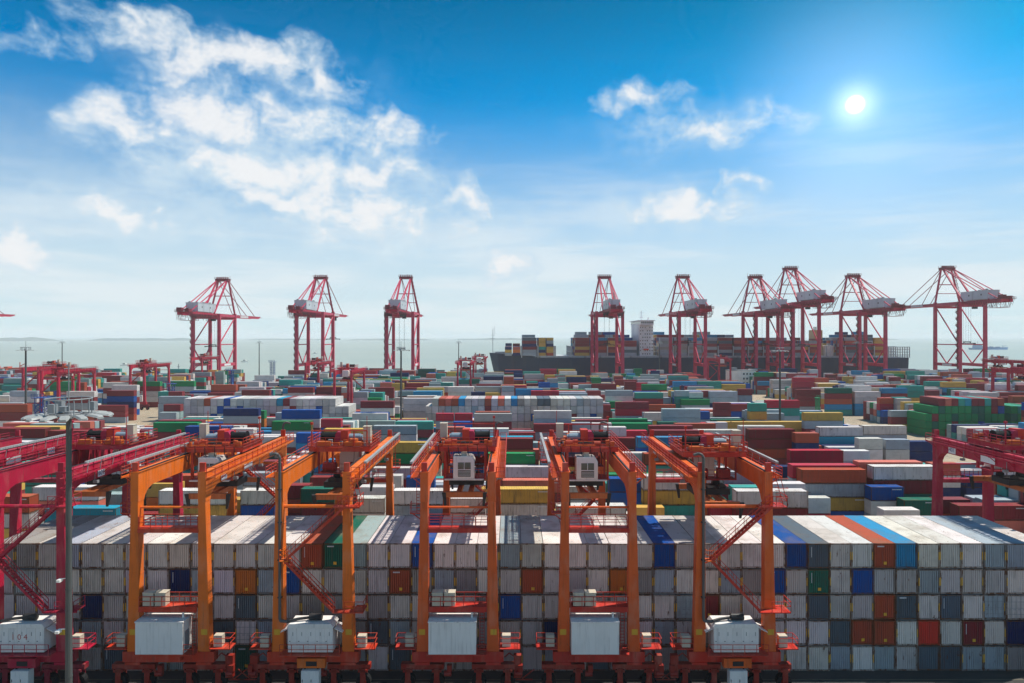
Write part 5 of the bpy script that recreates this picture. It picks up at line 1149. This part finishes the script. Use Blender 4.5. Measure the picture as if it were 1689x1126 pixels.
# ------------------------------------------------------------------ lamp masts
def lamp_mast(X, Y, H, r0, r1, ring, label, n=16, fine=True):
    root = empty('lamp_mast', (X, Y, 0)); tag(root, label, 'lamp mast', 'tall floodlight masts in the yard')
    m = MB(); seg = 6
    for i in range(seg):
        a, b = H * i / seg, H * (i + 1) / seg; m.tube((0, 0, a), (0, 0, b), r0 + (r1 - r0) * i / seg, 14, r0 + (r1 - r0) * (i + 1) / seg, caps=(i in (0, seg - 1)))
        m.tube((0, 0, b - 0.05), (0, 0, b), r0 + (r1 - r0) * (i + 1) / seg + 0.02, 14)
    m.build('pole', MT['mast'], root)
    m = MB(); m.tube((0, 0, 0), (0, 0, 0.06), r0 * 2.4, 14); m.build('base_plate', MT['steel'], root)
    m = MB(); rr = ring * 0.52
    for rad, z in ((rr, 0.0), (rr, 1.0), (rr * 0.55, 0.05)):
        pts = [(rad * math.cos(t * math.pi / 12), rad * math.sin(t * math.pi / 12), H + z) for t in range(25)]; m.path(pts, 0.045 if fine else 0.1, 5)
    for k in range(8): t = k * math.pi / 4; c, s = math.cos(t), math.sin(t); m.bar((c * 0.2, s * 0.2, H), (rr * c, rr * s, H), 0.07 if fine else 0.15); m.bar((rr * c, rr * s, H), (rr * c, rr * s, H + 1.0), 0.05 if fine else 0.1)
    m.tube((0, 0, H - 0.25), (0, 0, H + 0.2), r1 * 1.7, 12); m.tube((-0.35, 0.1, H + 0.2), (-0.35, 0.1, H + 0.5), 0.32, 10); m.build('head_frame', MT['steel'], root)
    m = MB(); m.tube((0, 0, H), (0, 0, H + 3.2), 0.03 if fine else 0.07, 6); m.build('lightning_rod', MT['steel'], root)
    for k in range(n):
        t = (k + 0.5) * 2 * math.pi / n; c, s = math.cos(t), math.sin(t); m = MB()
        a, b = rr * 1.02, ring; px_, py_ = -s, c; w = 0.28 if fine else 0.35
        prof = [(a, -0.10, 0.18), (a + (b - a) * 0.25, -0.02, w), (b - 0.12, -0.12, w), (b, -0.2, w * 0.7)]; base = len(m.v)
        for (u, z, ww) in prof:
            for sg in (-1, 1):
                m.v.append((u * c + px_ * ww * sg, u * s + py_ * ww * sg, H + z)); m.v.append((u * c + px_ * ww * sg * 0.7, u * s + py_ * ww * sg * 0.7, H + z + 0.12))
        for i in range(3):
            o = base + i * 4; q = o + 4; m.f += [(o, o + 2, q + 2, q), (o + 1, q + 1, q + 3, o + 3), (o, q, q + 1, o + 1), (o + 2, o + 3, q + 3, q + 2)]
        m.f += [(base, base + 1, base + 3, base + 2), (base + 12, base + 14, base + 15, base + 13)]
        m.build('floodlight', MT['lamp'], root)
    if fine:
        m = MB()
        for z, a in ((19.4, 160), (22.6, 140)): m.bar((0, 0, z), (0.55 * math.cos(R(a)), 0.55 * math.sin(R(a)) * -1, z + 0.05), 0.05); m.cbox((0.5 * math.cos(R(a)), -0.3, z - 0.05), (0.22, 0.35, 0.16)); pass
        m.build('camera_bracket', MT['white'], root)
        m = MB()
        for k in range(3): t = k * 2.1 + 0.4; m.cbox((1.3 * math.cos(t), 1.3 * math.sin(t), H + 0.5), (0.4, 0.4, 0.55))
        m.build('ballast_box', MT['steel'], root)['kind'] = 'stuff'
    return root
MT['mast'] = paint('galvanised_mast', 'rgb', (0.085, 0.088, 0.085), 0.7, 0.4, 0.0); MT['lamp'] = paint('lamp_housing', 'rgb', (0.36, 0.365, 0.35), 0.45, 0.4, 0.0)
lamp_mast(pxx(114, 43), 43, 32.9, 0.25, 0.155, 2.45, 'tall grey floodlight mast rising in front of the crimson crane', 14)
for px, Y, lab in ((43, 245, 'floodlight mast at the frame edge beside the mid yard crimson cranes'), (662, 245, 'floodlight mast before the third quay crane'), (1287, 232, 'floodlight mast before the tall crane by the ship funnel'), (103, 520, 'slim floodlight mast against the sea near the islands'), (428, 520, 'slim floodlight mast against the sea between first and second quay cranes'), (757, 520, 'slim floodlight mast above the ship bow gantry cranes'), (1088, 520, 'slim floodlight mast in front of the ship bridge'), (1413, 520, 'slim floodlight mast before the ship stern')):
    lamp_mast(pxx(px, Y), Y, 33, 0.42, 0.28, 2.9, lab, 12, False)
# ------------------------------------------------------------------ lattice towers
MT['lattice'] = paint('blue_lattice_paint', 'rgb', (0.03, 0.07, 0.26), 0.5, 0.3, 0.1)
MT['latticeg'] = paint('green_lattice_paint', 'rgb', (0.02, 0.30, 0.12), 0.5, 0.3, 0.1)
def lattice(px, Y, H, w, lab, mat):
    X = pxx(px, Y); root = empty('lattice_tower', (X, Y, 0)); tag(root, lab, 'lattice tower', 'lattice towers in the yard'); m = MB(); h = w / 2
    for a in (-1, 1):
        for b in (-1, 1): m.bar((a * h, b * h, 0), (a * h, b * h, H), 0.22)
    z = 0; k = 0
    while z < H - 1.5:
        for s in (-1, 1):
            m.bar((-h, s * h, z), (h, s * h, z + 1.8), 0.13).bar((h, s * h, z), (-h, s * h, z + 1.8), 0.13); m.bar((s * h, -h, z), (s * h, h, z + 1.8), 0.13); m.bar((-h, s * h, z), (h, s * h, z), 0.13)
        z += 1.8
    m.build('lattice', mat, root)
    m = MB(); m.box(-w * 0.8, w * 0.8, -w * 0.8, w * 0.8, H, H + 0.25); m.rail((-w * 0.78, -w * 0.78, H + 0.2), (w * 0.78, -w * 0.78, H + 0.2), 1.2, 1, 0.12); m.build('top_platform', mat, root)
lattice(69, 226, 17.5, 2.6, 'blue lattice tower behind the lamp mast head', MT['lattice']); lattice(283, 322, 15.5, 2.2, 'blue lattice tower beside the tan road', MT['lattice']); lattice(381, 349, 20.5, 2.2, 'blue lattice tower before the first quay crane', MT['lattice']); lattice(450, 478, 20, 2.6, 'grey blue lattice tower standing alone on the apron', MT['lattice'])
lattice(1349, 320, 9, 1.4, 'green lattice post beside the road junction', MT['latticeg'])
# ------------------------------------------------------------------ small white office on the apron
of = empty('office_building', (pxx(1222, 470), 470, 0)); tag(of, 'small white two storey office near the quay behind the containers', 'building')
m = MB(); m.box(-9, 9, -4, 4, 0, 14.5); wa = m.build('wall', MT['white'], of); m = MB(); m.box(-9.3, 9.3, -4.3, 4.3, 14.5, 14.9); m.box(-6, -3, -2, 2, 14.9, 16.5); m.build('roof', MT['steel'], of)
for fl in range(4):
    for k in range(4): w = MB(); w.box(0.2 + k * 2.2, 1.6 + k * 2.2, -4.06, -4.0, 2.0 + fl * 3.2, 3.6 + fl * 3.2); f_ = w.build('window', MT['plate'], of); w = MB(); w.box(0.35 + k * 2.2, 1.45 + k * 2.2, -4.09, -4.065, 2.15 + fl * 3.2, 3.45 + fl * 3.2); w.build('pane', MT['glass'], f_)
# ------------------------------------------------------------------ the humid air
hz = MB(); hz.box(-28500, 28500, -2000, 28500, -8.2, 101.0)
hm = bpy.data.materials.new('humid_air'); hm.use_nodes = True; ht = hm.node_tree; ht.nodes.clear()
pv = N(ht, 'ShaderNodeVolumePrincipled'); pv.inputs['Color'].default_value = (0.97, 0.985, 1.0, 1); pv.inputs['Density'].default_value = 0.00010; pv.inputs['Anisotropy'].default_value = 0.0
ou = N(ht, 'ShaderNodeOutputMaterial'); L(ht, pv.outputs[0], ou.inputs['Volume'])
tag(hz.build('haze', hm), 'thin pale haze over the harbour', kind='stuff')
bpy.context.view_layer.update()
